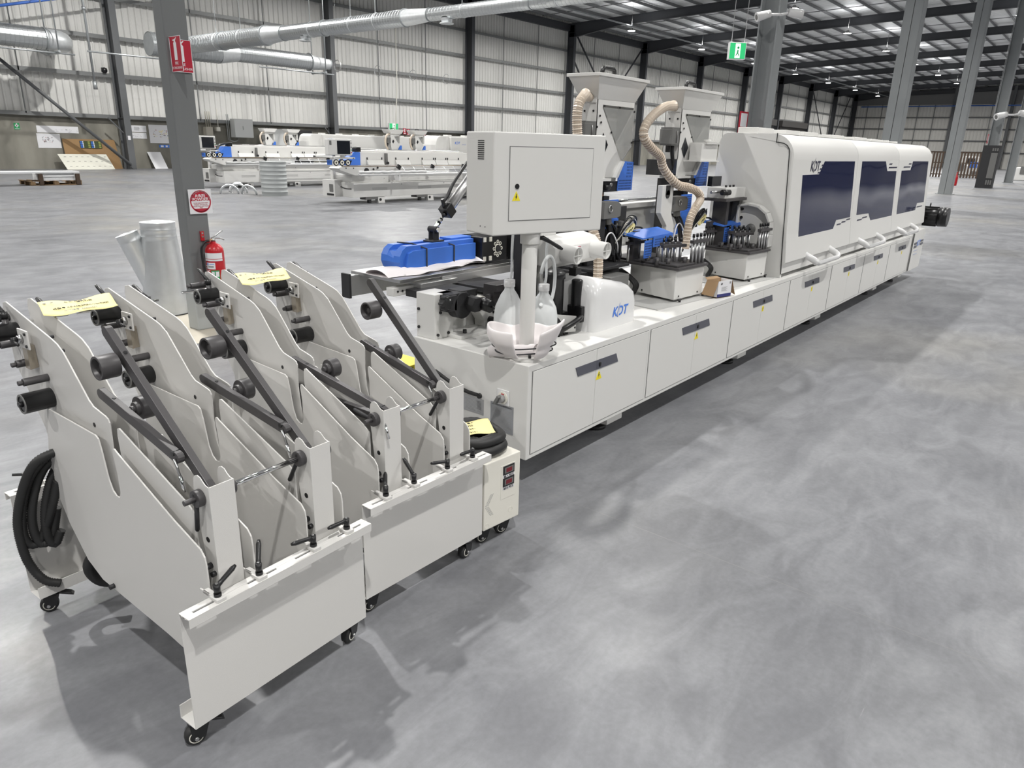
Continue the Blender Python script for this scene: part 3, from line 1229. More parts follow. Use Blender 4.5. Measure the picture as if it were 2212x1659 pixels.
# ------------------------------------------------------------------ the long edge banding machine
M = thing('edge_banding_machine', 'long white edge banding machine in the foreground with a tinted-window hood', 'woodworking machine', (2.597, 2.4, 0))
YF = 2.0
mb = MB()
mb.box(2.597, 11.0, 2.0, 2.80, .148, .645)
mb.box(3.7, 10.9, 2.80, 3.3, .25, .62)
base = mb.build('base_cabinet', white2, M, bevel=.004)
mb = MB()      # low shadow gaps round the door pairs
SE = [(2.63, 3.2, 3.77), (3.80, 4.42, 5.0), (5.03, 5.62, 6.22), (6.24, 6.83, 7.4), (7.42, 8.03, 8.6), (8.62, 9.22, 9.75), (9.77, 10.43, 10.95)]
for a, b, c in SE:
    mb.box(a-.003, c+.003, 1.9985, 2.0, .172, .613)
mb.build('door_gap', seam, base)
for i, (a, b, c) in enumerate(SE):
    for j, (x0, x1) in enumerate(((a, b), (b, c))):
        mb = MB()
        mb.box(x0+.0015, x1-.0015, 1.996, 1.9995, .175, .61)
        dr = mb.build('cabinet_door', white2, M, bevel=.0012)
        mb = MB()
        cx = b+.01
        if j == 0:
            poly = [(cx-.215, .549), (b-.001, .548), (b-.001, .494), (cx-.19, .496)]
        else:
            poly = [(b+.001, .548), (cx+.19, .546), (cx+.215, .493), (b+.001, .494)]
        mb.prism(poly, 'y', 1.9925, 1.9965)
        mb.build('handle_plate', graphite, dr, bevel=.001)
        if j == 1:
            mb = MB()
            mb.cyl((b+.028, 1.9925, .524), (b+.028, 1.987, .524), .009, n=12)
            mb.box(b+.022, b+.034, 1.9865, 1.9925, .508, .528)
            mb.build('door_lock', black, dr)
            mb = MB()
            if i < 2:
                q = b+.03
                mb.prism([(q-.03, .432), (q+.03, .432), (q, .484)], 'y', 1.9948, 1.9962)
            else:
                q = b+.03
                mb.box(q-.018, q+.018, 1.9948, 1.9962, .435, .478)
            mb.build('warning_sticker', yellow, dr)
            mb = MB()
            mb.prism([(q-.002, .472), (q+.004, .472), (q+.001, .46), (q+.006, .46), (q-.004, .44), (q-.001, .453), (q-.006, .453)], 'y', 1.9942, 1.995)
            mb.build('warning_bolt', ink, dr)
# support feet
for x in (3.55, 5.5, 7.43, 9.64, 10.95):
    mb = MB()
    mb.prism([(2.06, .07), (2.06, .10), (2.13, .148), (2.55, .148), (2.55, .12), (2.16, .06)], 'x', x-.085, x+.085)
    ft = mb.build('support_foot', white2, M, bevel=.003)
    mb = MB()
    mb.cyl((x, 2.2, .0), (x, 2.2, .022), .07, n=20)
    mb.cyl((x, 2.2, .02), (x, 2.2, .13), .012, n=10)
    mb.build('levelling_pad', black_m, ft)
# end module at the far end
mb = MB()
mb.box(11.0, 11.68, 1.98, 2.75, .15, .69)
em = mb.build('end_module', white2, M, bevel=.004)
mb = MB()
for (x0, z0, z1) in ((11.08, .50, .53), (11.08, .455, .487), (11.47, .515, .54), (11.47, .47, .5)):
    mb.box(x0, x0+.17, 1.976, 1.981, z0, z1)
mb.build('decal', graphite, em)
logo(em, (11.36, 1.979, .505), (1, 0, 0), (0, 0, 1), .075, blue_logo)
mb = MB()
for z in (.36, .41):
    mb.box(11.12, 11.36, 1.978, 1.981, z, z+.012)
mb.build('lettering_bar', mat('pale_blue_ink', (.45, .48, .6), .6), em)
mb = MB()
mb.box(10.99, 11.0, 1.978, 1.99, .16, .66)
mb.build('module_gap', seam, em)


# hood: fixed body, end panel and three lift-up doors with tinted windows
def yH(z):
    return 2.02+.05*(z-.66)


def hood_profile(off, y_back=2.72):
    pts = [(2.035+off, .68), (2.035+off, .755), (yH(.775)+off-.012, .775)]
    for z in (1.0, 1.3, 1.55, 1.60):
        pts.append((yH(z)+off, z))
    cy, cz, R = yH(1.6)+.19, 1.6, .19
    for k in range(1, 9):
        a = PI-PI/2*k/8
        pts.append((cy+math.cos(a)*(R-off), cz+math.sin(a)*(R-off)+.005))
    return pts


mb = MB()
pf = [(2.10, .645)]+[(y+.07, z) for y, z in hood_profile(.0)[1:8]]
pf = [(2.09, .645), (2.09, .75), (2.11, .8), (2.14, 1.55), (2.2, 1.72), (2.3, 1.775), (2.62, 1.78), (2.69, 1.75), (2.71, 1.7), (2.71, .645)]
mb.prism(pf, 'x', 6.11, 11.6)
hb = mb.build('hood_body', white2, M, bevel=.004)
ep = [(2.04, .645), (2.104, 1.655), (2.11, 1.68), (2.13, 1.705), (2.16, 1.72), (2.22, 1.727), (2.222, 1.795), (2.64, 1.80), (2.675, 1.79), (2.70, 1.76), (2.712, 1.72), (2.735, 1.25), (2.735, .645)]
mb = MB()
mb.prism(ep, 'x', 6.08, 6.11)
mb.build('hood_end_panel', white2, M, bevel=.003)
XD = (6.075, 7.95, 9.70, 11.62)
hd = []
for i in range(3):
    mb = MB()
    o_ = hood_profile(0)
    o_.append((2.222, 1.795))
    o_.append((2.45, 1.797))
    inn = [(2.45, 1.77), (2.222, 1.735), (2.16, 1.725), (2.125, 1.70), (2.108, 1.66), (2.055, .79), (2.05, .68)]
    mb.prism(o_+inn, 'x', XD[i]+.003, XD[i+1]-.003)
    d_ = mb.build('hood_door', white2, M, bevel=.006 if i else .008)
    for p in d_.data.polygons:
        p.use_smooth = len(p.vertices) == 4 and abs(p.normal.x) < .3 and p.center.z > 1.59
    hd.append(d_)


def hz(x, z, lift=.002):
    y = yH(z)
    s_ = y/2.02
    return Vector((x*s_, y-lift, 1.65-(1.65-z)*s_))


def on_hood(poly, name, m, parent, lift=.002, th=.003):
    mb = MB()
    f = [hz(x, z, lift) for x, z in poly]
    b_ = [p+Vector((0, th, 0)) for p in f]
    n = len(f)
    mb.add(f+b_, [tuple(range(n)), tuple(range(n, 2*n))]+[(k, (k+1) % n, n+(k+1) % n, n+k) for k in range(n)])
    return mb.build(name, m, parent)


on_hood([(6.206, 1.48), (6.628, 1.481), (6.734, 1.588), (7.666, 1.588), (7.821, 1.054), (7.359, 1.052), (7.285, .953), (6.332, .948)], 'window', tint, hd[0])
on_hood([(7.927, 1.588), (8.862, 1.589), (9.005, 1.486), (9.434, 1.482), (9.620, .948), (8.681, .952), (8.527, 1.055), (8.05, 1.063)], 'window', tint, hd[1])
on_hood([(9.694, 1.484), (10.156, 1.486), (10.211, 1.59), (11.125, 1.59), (11.35, 1.06), (10.924, 1.063), (10.887, .951), (9.86, .951)], 'window', tint, hd[2])
mb = MB()
inn = [(2.037, .68), (2.06, .98), (2.085, 1.35), (2.106, 1.655), (2.112, 1.68), (2.132, 1.706), (2.162, 1.722), (2.222, 1.729), (2.222, 1.797)]
for (a0, b0), (a1, b1) in zip(inn, inn[1:]):
    t_ = Vector((0, a1-a0, b1-b0)).normalized()
    n_ = Vector((0, -t_.z, t_.y))*.0035
    p, q = Vector((6.072, a0, b0))-t_*.002, Vector((6.072, a1, b1))+t_*.002
    mb.add([p-n_, p+n_, q+n_, q-n_], [(0, 1, 2, 3)])
mb.build('door_seam', ink, M, solid=.002)
hd_bars = [(0, 6.66, 1.555, .05), (0, 6.62, 1.525, .07), (0, 6.58, 1.495, .10), (0, 7.40, 1.005, .13), (0, 7.55, 1.02, .13), (0, 7.70, 1.035, .13), (0, 7.38, .965, .12),
           (1, 9.04, 1.56, .13), (1, 9.04, 1.523, .38), (1, 8.10, 1.005, .18), (1, 8.29, 1.02, .18), (1, 8.38, .97, .14),
           (2, 10.0, 1.56, .14), (2, 9.76, 1.525, .35), (2, 10.95, 1.01, .33), (2, 10.93, .97, .17)]
for (i, x, z, L_) in hd_bars:
    on_hood([(x, z-.007), (x+L_, z-.007), (x+L_+.015, z+.007), (x+.015, z+.007)], 'decal_bar', dark_logo, hd[i], .0015)
p = hz(6.49, 1.545)
logo(hd[0], p, (1, .0, 0), (0, .05, 1), .085, dark_logo)
for i, (a, b) in enumerate(((6.62, 7.3), (8.3, 9.05), (10.05, 10.8))):
    mb = MB()
    mb.tube([(a, 2.05, .80), (a+.01, 1.955, .755), (a+.02, 1.93, .735), (a+.06, 1.92, .722), (b-.06, 1.92, .722), (b-.02, 1.93, .735), (b-.01, 1.955, .755), (b, 2.05, .80)], [.03, .03, .03, .021, .021, .03, .03, .03], 12)
    mb.build('door_handle', gloss_white, hd[i], bevel=.003)
for x0, x1, h in ((6.17, 6.52, .045), (6.82, 7.19, .045), (7.31, 7.72, .045), (8.15, 8.61, .04), (9.03, 9.53, .04), (9.75, 10.28, .035), (10.5, 10.6, .035), (11.0, 11.07, .03)):
    mb = MB()
    mb.box(x0, x1, 2.42, 2.6, 1.775, 1.80+h)
    mb.build('roof_duct_port', white2, M, bevel=.004)
# motor hanging out past the end
mb = MB()
mb.cyl((11.9, 2.1, .84), (11.9, 1.88, .84), .125, n=28)
mb.cyl((11.9, 1.88, .84), (11.9, 1.77, .84), .135, .13, n=28)
for k in range(14):
    a = 2*PI*k/14
    mb.beam((11.9+.128*math.cos(a), 2.08, .84+.128*math.sin(a)), (11.9+.128*math.cos(a), 1.9, .84+.128*math.sin(a)), .01, .02)
mb.torus((11.9, 2.02, 1.0), (0, 1, 0), .022, .006, 14, 6)
mb.box(11.6, 12.0, 2.1, 2.3, .7, .98)
mb.build('drive_motor', black, M)

# -------- control box on its post
BR = D(-15.3)
E0 = Vector((2.43, 2.10, 0))
rx, ry = Vector((math.cos(BR), math.sin(BR), 0)), Vector((-math.sin(BR), math.cos(BR), 0))


def bx(r, d, z):
    return E0+rx*r+ry*d+Vector((0, 0, z))


def bbox(mb, r0, r1, d0, d1, z0, z1, m=None):
    return mb.hexa([bx(r0, d0, z0), bx(r1, d0, z0), bx(r1, d1, z0), bx(r0, d1, z0), bx(r0, d0, z1), bx(r1, d0, z1), bx(r1, d1, z1), bx(r0, d1, z1)], m)


mb = MB()
bbox(mb, 0, .643, 0, .222, 1.265, 1.705)
cb = mb.build('control_box', white2, M, bevel=.006, seg=3)
mb = MB()
bbox(mb, .083, .567, -.0012, .002, 1.327, 1.647, seam)
bbox(mb, .086, .564, -.0025, .002, 1.33, 1.644)
cd = mb.build('service_door', white2, cb)
mb = MB()
p = bx(.125, -.003, 1.478)
mb.cyl(p, p-ry*.004, .011, n=14)
mb.build('door_lock', black, cb)
mb = MB()
f = [bx(.100, -.0032, 1.415), bx(.145, -.0032, 1.415), bx(.1225, -.0032, 1.458)]
b_ = [q+ry*.001 for q in f]
mb.add(f+b_, [(0, 1, 2), (3, 4, 5), (0, 1, 4, 3), (1, 2, 5, 4), (2, 0, 3, 5)])
mb.build('warning_sticker', yellow, cb)
mb = MB()
f = [bx(.1225+a*.1, -.0037, 1.43+b*.1) for a, b in ((.02, .17), (.05, .17), (.02, .05), (.06, .05), (-.03, -.12), (-.01, .0), (-.05, .0))]
mb.add(f, [tuple(range(7))])
mb.build('warning_bolt', ink, cb)
mb = MB()
for k in range(10):
    z = 1.665-k*.0085
    bbox(mb, -.001, .002, .075, .125, z, z+.0042)
mb.build('louvre', ink, cb)
mb = MB()
for d_ in (.06, .10):
    q = bx(-.0008, d_, 1.30)
    mb.cyl(q, q+rx*.002, .003, n=8)
mb.build('screw_hole', ink, cb)
PC = (2.69, 2.09)
mb = MB()
mb.cyl((*PC, .645), (*PC, .663), .072, n=32)
mb.cyl((*PC, .66), (*PC, 1.215), .037, n=32)
mb.cyl((*PC, 1.213), (*PC, 1.268), .047, n=32)
po = mb.build('box_post', white2, M, bevel=.002)
mb = MB()
for k in range(4):
    a = PI/4+k*PI/2+.2
    mb.cyl((PC[0]+.056*math.cos(a), PC[1]+.056*math.sin(a), .663), (PC[0]+.056*math.cos(a), PC[1]+.056*math.sin(a), .681), .0075, n=10)
mb.build('flange_bolt', black, po)
mb = MB()
mb.tube([(2.735, 2.07, 1.237), (2.75, 2.06, 1.237), (2.79, 2.04, 1.215), (2.83, 2.02, 1.19), (2.845, 2.01, 1.18)], [.008, .012, .009, .01, .006], 10)
mb.build('clamp_lever', black, po)

# -------- end face: isolator switch and plates
mb = MB()
mb.box(2.589, 2.597, 2.113, 2.191, .41, .492)
sw = mb.build('isolator_switch', gloss_white, M, bevel=.003)
mb = MB()
mb.cyl((2.589, 2.150, .45), (2.585, 2.150, .45), .032, n=24, m=offwhite)
mb.cyl((2.585, 2.152, .447), (2.56, 2.152, .447), .021, .018, n=20, m=ink_grey)
mb.obox((2.555, 2.158, .447), (.012, 0, 0), (0, .006, .004), (0, -.012, .02), midgrey)
mb.box(2.5845, 2.5855, 2.14, 2.158, .467, .473, red)
mb.build('switch_knob', midgrey, sw)
mb = MB()
mb.box(2.5945, 2.597, 2.085, 2.236, .262, .412)
pl = mb.build('safety_plate', mat('grey_plate', (.33, .34, .36), .4, .3), M, bevel=.001)
text('lettering', 'SAFE OPERATING INSTRUCTIONS', .0085, ink, pl, (2.594, 2.16, .401), (0, -1, 0), (0, 0, 1), ext=.0002)
mb = MB()
for k in range(17):
    w_ = .132 if k % 4 else .10
    mb.box(2.5938, 2.5945, 2.228-w_, 2.228, .388-k*.007, .3905-k*.007)
mb.build('printed_line', ink_grey, pl)
mb = MB()
mb.box(2.595, 2.597, 2.283, 2.426, .318, .404)
pl = mb.build('rating_plate', alu, M, bevel=.001)
mb = MB()
for k in range(9):
    mb.box(2.5943, 2.595, 2.40-(.1 if k < 7 else .06), 2.41, .386-k*.007, .3875-k*.007)
    mb.box(2.5943, 2.595, 2.30, 2.33, .386-k*.007, .3875-k*.007)
mb.build('printed_line', ink_grey, pl)
mb = MB()
mb.tube(spline([(2.56, 2.6, .50), (2.575, 2.5, .455), (2.59, 2.4, .425), (2.598, 2.31, .42)], 6), .010, 10)
mb.cyl((2.585, 2.31, .42), (2.6, 2.31, .42), .014, n=14)
mb.build('supply_cable', rubber, M)
mb = MB()
for y, z in ((2.16, .2), (2.12, .19), (2.09, .18)):
    mb.torus((2.59, y, z), (1, 0, 0), .014, .003, 16, 6)
mb.build('air_fitting', chrome, M)

# -------- infeed: pedestal, table, blue presser beam
mb = MB()
mb.box(2.62, 2.76, 2.66, 2.80, .645, .89)
mb.box(2.76, 3.5, 2.72, 2.95, .645, .82)
mb.prism([(2.98, .645), (2.98, .70), (2.93, .76), (2.92, .82), (3.1, .82), (3.1, .645)], 'y', 2.62, 2.70)
mb.box(2.72, 3.25, 2.56, 2.70, .645, .665)
pd = mb.build('infeed_pedestal', white2, M, bevel=.003)
mb = MB()
for (x, y, z, d_) in ((2.618, 2.78, .80, 0), (2.618, 2.78, .70, 0), (2.66, 2.658, .79, 1), (2.64, 2.658, .67, 1), (2.72, 2.658, .67, 1), (3.05, 2.616, .74, 1), (3.06, 2.616, .82, 1)):
    if d_:
        mb.cyl((x, y+.004, z), (x, y-.006, z), .008, n=10)
    else:
        mb.cyl((x+.004, y, z), (x-.006, y, z), .008, n=10)
for (x, y) in ((2.79, 2.6), (3.0, 2.6), (2.95, 2.25), (3.3, 2.5)):
    mb.cyl((x, y, .645), (x, y, .685), .011, n=8)
mb.cyl((3.02, 2.62, .70), (3.02, 2.58, .70), .02, n=16)
mb.build('socket_screw', black, pd)
mb = MB()
mb.box(2.62, 3.9, 2.93, 3.35, .915, .935, steel)
mb.box(2.75, 3.05, 2.90, 3.0, .87, .90, alu)
mb.box(2.60, 2.95, 2.96, 3.02, .84, .885, white2)
mb.box(2.56, 3.4, 3.28, 3.34, .80, .92, alu)
mb.box(2.95, 3.9, 2.93, 2.95, .87, .915, alu)
tb = mb.build('infeed_table', steel, M, bevel=.002)
mb = MB()
mb.box(2.545, 2.56, 3.275, 3.345, .79, .93)
mb.build('end_cap', black_m, tb)
mb = MB()
for k in range(9):
    mb.cyl((2.63+k*.035, 2.961, .865), (2.63+k*.035, 2.956, .865), .006, n=8)
mb.build('bolt_hole', black, tb)
mb = MB()
poly = [(2.78, .945), (2.752, .965), (2.738, 1.0), (2.742, 1.035), (2.762, 1.068), (2.795, 1.088), (3.36, 1.09), (3.36, .945)]
mb.prism(poly, 'y', 3.06, 3.11)
mb.prism(poly, 'y', 3.17, 3.22)
mb.prism([(x, min(z, 1.06)) for x, z in poly], 'y', 3.11, 3.17)
mb.prism([(2.80, .95), (2.775, .975), (2.795, 1.05), (2.83, 1.062), (3.36, 1.065), (3.36, .95)], 'y', 3.04, 3.06)
mb.box(3.2, 3.42, 3.1, 3.2, 1.085, 1.1)
pb = mb.build('presser_beam', blue, M, bevel=.004, seg=3)
mb = MB()
mb.box(3.02, 3.12, 3.08, 3.16, 1.088, 1.098)
mb.box(3.05, 3.09, 3.095, 3.105, 1.095, 1.17)
mb.box(3.05, 3.09, 3.135, 3.145, 1.095, 1.17)
mb.cyl((3.07, 3.085, 1.16), (3.07, 3.155, 1.16), .02, n=14)
mb.build('clevis', black_m, pb, bevel=.002)
mb = MB()
mb.cyl((3.07, 3.075, 1.16), (3.07, 3.09, 1.16), .014, n=12)
mb.cyl((3.07, 3.12, 1.16), (3.115, 3.12, 1.20), .015, n=12)
mb.cyl((3.10, 3.12, 1.187), (3.17, 3.12, 1.25), .0085, n=12)
mb.cyl((3.115, 3.12, 1.2), (3.135, 3.12, 1.218), .0125, n=8)
mb.build('piston_rod', chrome, pb)
d_ = Vector((.07, 0, .063)).normalized()
p0 = Vector((3.165, 3.12, 1.246))
mb = MB()
mb.obox(p0+d_*.03, d_*.03, Vector((0, .036, 0)), Vector((-d_.z, 0, d_.x))*.036)
mb.cyl(p0-d_*.015, p0, .016, n=12)
mb.cyl(p0+d_*.02+Vector((-.02, 0, .03)), p0+d_*.02+Vector((-.035, 0, .075)), .012, n=10)
mb.tube(spline([p0+d_*.02+Vector((-.03, 0, .055)), p0+d_*.05+Vector((-.01, 0, .075)), p0+d_*.12+Vector((0, .01, .1)), p0+d_*.3+Vector((0, .02, .1))], 5), .011, 8)
mb.build('cylinder_head', black, pb, bevel=.003)
mb = MB()
mb.cyl(p0+d_*.06, p0+d_*.42, .032, n=20)
mb.build('air_cylinder', alu, pb)
for x in (2.93, 3.16):
    mb = MB()
    mb.tube([(x-.06, 3.222, 1.09), (x-.055, 3.1, 1.094), (x, 3.035, 1.066), (x, 3.036, .94), (x-.01, 2.95, .86), (x-.08, 2.94, .80)], .0045, 6)
    mb.build('cable_tie', black_m, pb)
mb = MB()
mb.box(3.38, 3.62, 3.0, 3.2, .935, 1.10)
mb.box(3.36, 3.66, 3.02, 3.18, .93, .95)
mb.box(3.66, 3.9, 2.98, 3.3, .93, 1.35)
gb = mb.build('feed_gearbox', black, M, bevel=.006)
mb = MB()
for a in range(8):
    t_ = 2*PI*a/8
    mb.torus((3.52+.036*math.cos(t_), 2.995, 1.02+.044*math.sin(t_)), (0, 1, 0), .009, .003, 10, 5)
mb.torus((3.52, 2.995, 1.02), (0, 1, 0), .026, .0035, 20, 6)
for x in (3.385, 3.44):
    for z in (.95, 1.07):
        mb.box(x, x+.022, 2.993, 3.0, z, z+.028)
mb.build('gear_flange', offwhite, gb)
mb = MB()
mb.cyl((3.52, 3.0, 1.02), (3.52, 2.985, 1.02), .02, n=16)
mb.build('shaft_hub', black_m, gb)
mb = MB()
for k in range(4):
    mb.torus((3.68+k*.055, 2.96, .955), (0, 1, 0), .017, .006, 14, 6)
    mb.cyl((3.7+k*.04, 2.95, 1.0), (3.7+k*.04, 2.95, 1.02), .012, n=8, m=bronze)
mb.build('feed_roller', midgrey, M)
# knobs and drives below the table
mb = MB()
mb.obox((2.75, 2.66, .87), (.07, 0, 0), (0, .05, 0), (0, 0, .02))
mb.box(2.66, 2.73, 2.6, 2.7, .80, .885)
mb.box(2.68, 2.98, 2.68, 2.95, .835, .875)
mb.box(3.05, 3.3, 2.66, 2.95, .84, .87)
mb.box(2.78, 2.9, 2.62, 2.72, .855, .895)
mb.cyl((2.78, 2.66, .82), (2.78, 2.60, .82), .072, n=28)
mb.cyl((2.83, 2.62, .83), (2.83, 2.54, .825), .045, n=6)
mb.build('adjusting_drive', black_m, M, bevel=.003)
mb = MB()
prof = []
for k in range(40):
    a = 2*PI*k/40
    r = .036+.006*math.cos(6*a)
    prof.append((2.625+r*math.cos(a), .86+r*math.sin(a)))
mb.prism(prof, 'y', 2.565, 2.60)
mb.cyl((2.625, 2.60, .86), (2.65, 2.64, .86), .014, n=10)
kn = mb.build('star_knob', black, M, bevel=.004)
text('lettering', 'x', .02, paper, kn, (2.64, 2.5645, .878), (1, 0, 0), (0, 0, 1))
mb = MB()
mb.cyl((2.88, 2.56, .825), (2.88, 2.49, .815), .036, .034, n=20)
mb.cyl((2.88, 2.58, .825), (2.88, 2.555, .825), .04, n=20, m=offwhite)
mb.tube(spline([(2.885, 2.49, .815), (2.90, 2.45, .80), (2.94, 2.45, .83), (2.95, 2.46, .86), (3.0, 2.5, .868), (3.15, 2.55, .88)], 5), .0065, 8)
mb.build('motor_knob', black, M)
mb = MB()
mb.box(3.03, 3.24, 2.58, 2.68, .86, .90)
mb.box(3.03, 3.12, 2.60, 2.68, .78, .86)
mb.cyl((3.02, 2.62, .83), (3.0, 2.62, .83), .02, n=12)
mb.build('guide_bracket', darkgrey, M, bevel=.002)
mb = MB()
mb.box(3.30, 3.44, 2.48, 2.56, .645, 1.25, white2)
mb.box(3.20, 3.30, 2.50, 2.60, .645, 1.2, black_m)
mb.build('column_panel', white2, M, bevel=.003)

# -------- oiler jugs' neighbours: filter, motor, dome cover, suction housing
mb = MB()
mb.lathe([(0, 0), (.05, 0), (.056, .01), (.056, .2), (.062, .205), (.062, .235), (.05, .245), (.03, .26), (0, .262)], (3.22, 2.32, .75), n=28)
mb.box(3.17, 3.3, 2.27, 2.37, .70, .76)
mb.build('filter_bowl', black, M)
mb = MB()
mb.lathe([(0, 0), (.032, 0), (.032, .16), (.028, .168), (0, .17)], (3.36, 2.26, .77), n=22)
mb.box(3.33, 3.42, 2.2, 2.3, .70, .79)
mb.tube(spline([(3.36, 2.22, .73), (3.28, 2.18, .735), (3.2, 2.2, .70), (3.16, 2.25, .66)], 5), .016, 8)
mm = mb.build('pump_motor', black, M, bevel=.003)
mb = MB()
for k in range(4):
    mb.box(3.36, 3.385, 2.198, 2.2, .725+k*.012, .729+k*.012)
mb.build('printed_line', ink_grey, mm)
mb = MB()
mb.hexa([(3.0, 2.262, .68), (3.29, 2.205, .655), (3.29, 2.208, .655), (3.0, 2.265, .68), (3.0, 2.262, .80), (3.29, 2.205, .745), (3.29, 2.208, .745), (3.0, 2.265, .80)])
sp = mb.build('cover_plate', white2, M, bevel=.004)
mb = MB()
mb.cyl((3.28, 2.207, .68), (3.28, 2.203, .68), .005, n=10)
mb.build('screw_hole', ink, sp)
# dome cover with recessed logo: rounded loft
secs = [(.645, 0., .045), (.80, .0, .05), (.86, .006, .06), (.90, .03, .07), (.915, .06, .07)]
x0, x1, y0, y1 = 3.36, 3.83, 2.125, 2.43
mb = MB()
rings = []
def rrect(x0, x1, y0, y1, r, z, n=6):
    o_ = []
    for cx_, cy_, a0 in ((x1-r, y0+r, -PI/2), (x1-r, y1-r, 0), (x0+r, y1-r, PI/2), (x0+r, y0+r, PI)):
        for k in range(n+1):
            a = a0+PI/2*k/n
            o_.append((cx_+r*math.cos(a), cy_+r*math.sin(a), z(cx_+r*math.cos(a)) if callable(z) else z))
    return o_
for z, ins, r in secs:
    tl = lambda x, z=z: z+(.0 if z < .7 else -.10*(x-3.36)/.47*(z-.645)/.27+.05*(z-.645)/.27)
    rings.append(rrect(x0+ins, x1-ins, y0+ins, y1-ins*.3, r, tl))
n = len(rings[0])
vs = [p for r in rings for p in r]
fs = [(i*n+k, i*n+(k+1) % n, (i+1)*n+(k+1) % n, (i+1)*n+k) for i in range(len(rings)-1) for k in range(n)]
mb.add(vs, fs, None, True)
mb.add(rings[-1], [tuple(range(n))])
ins2 = rrect(x0+.13, x1-.10, y0+.10, y1-.05, .02, lambda x: .955-.10*(x-3.36)/.47+.008)
ins3 = rrect(x0+.09, x1-.06, y0+.07, y1-.03, .03, lambda x: .935-.10*(x-3.36)/.47)
mb.add(ins2+ins3, [(k, (k+1) % n, n+(k+1) % n, n+k) for k in range(n)]+[tuple(range(n))], None, True)
dm = mb.build('dome_cover', gloss_white, M)
logo(dm, (3.625, 2.1238, .735), (1, 0, 0), (0, 0, 1), .058, blue_logo)
mb = MB()
mb.box(3.40, 3.455, 2.30, 2.35, .94, .99, black)
mb.cyl((3.427, 2.325, .99), (3.427, 2.325, 1.03), .014, n=10, m=midgrey)
mb.build('cable_gland', black, dm, bevel=.003)
# suction housing with two round ports, tilted
mb = MB()
poly = [(2.36, 1.02), (2.36, 1.11), (2.40, 1.145), (2.5, 1.165), (2.5, 1.0), (2.40, .99)]
mb.prism(poly, 'x', 3.27, 3.74)
su = mb.build('suction_housing', white2, M, bevel=.006)
for x, z in ((3.36, 1.075), (3.66, 1.075)):
    mb = MB()
    c0, c1 = Vector((x, 2.44, z+.004)), Vector((x+.006, 2.265, z-.006))
    ax = (c1-c0).normalized()
    mb.lathe([(.052, 0), (.05, (c1-c0).length), (.044, (c1-c0).length), (.044, .03), (0, .03)], c0, ax, 28, white2)
    X_, Y_, Z_ = mb.frame(ax)
    q = c1-ax*.004
    s1, s2 = Vector((1, 0, 0)), Vector((0, 0, 1))
    s1 = (s1-ax*s1.dot(ax)).normalized()
    s2 = (s2-ax*s2.dot(ax)).normalized()
    mb.beam(q-s1*.045, q+s1*.045, .004, .004)
    mb.beam(q-s2*.045, q+s2*.045, .004, .004, None, (1, 0, 0))
    mb.cyl(c0+ax*.031, c0+ax*.032, .0435, n=28, m=midgrey)
    mb.build('suction_port', white2, su)
mb = MB()
mb.hexa([(3.40, 2.385, 1.10), (3.5, 2.385, 1.10), (3.5, 2.3852, 1.10), (3.4, 2.3852, 1.10), (3.40, 2.4, 1.1525), (3.5, 2.4, 1.1525), (3.5, 2.4052, 1.1525), (3.4, 2.4052, 1.1525)])
mb = MB()
mb.box(3.42, 3.52, 2.357, 2.361, 1.045, 1.105, paper)
mb.box(3.46, 3.518, 2.3565, 2.358, 1.088, 1.102, red_sign)
mb.prism([(3.425, 1.055), (3.455, 1.055), (3.44, 1.085)], 'y', 2.3565, 2.358, yellow)
for k in range(3):
    mb.box(3.462, 3.515, 2.3568, 2.358, 1.055+k*.011, 1.058+k*.011, ink_grey)
ds = mb.build('danger_label', paper, su)
text('lettering', 'DANGER', .012, paper, ds, (3.489, 2.3562, 1.095), (1, 0, 0), (0, 0, 1), ext=.0002)


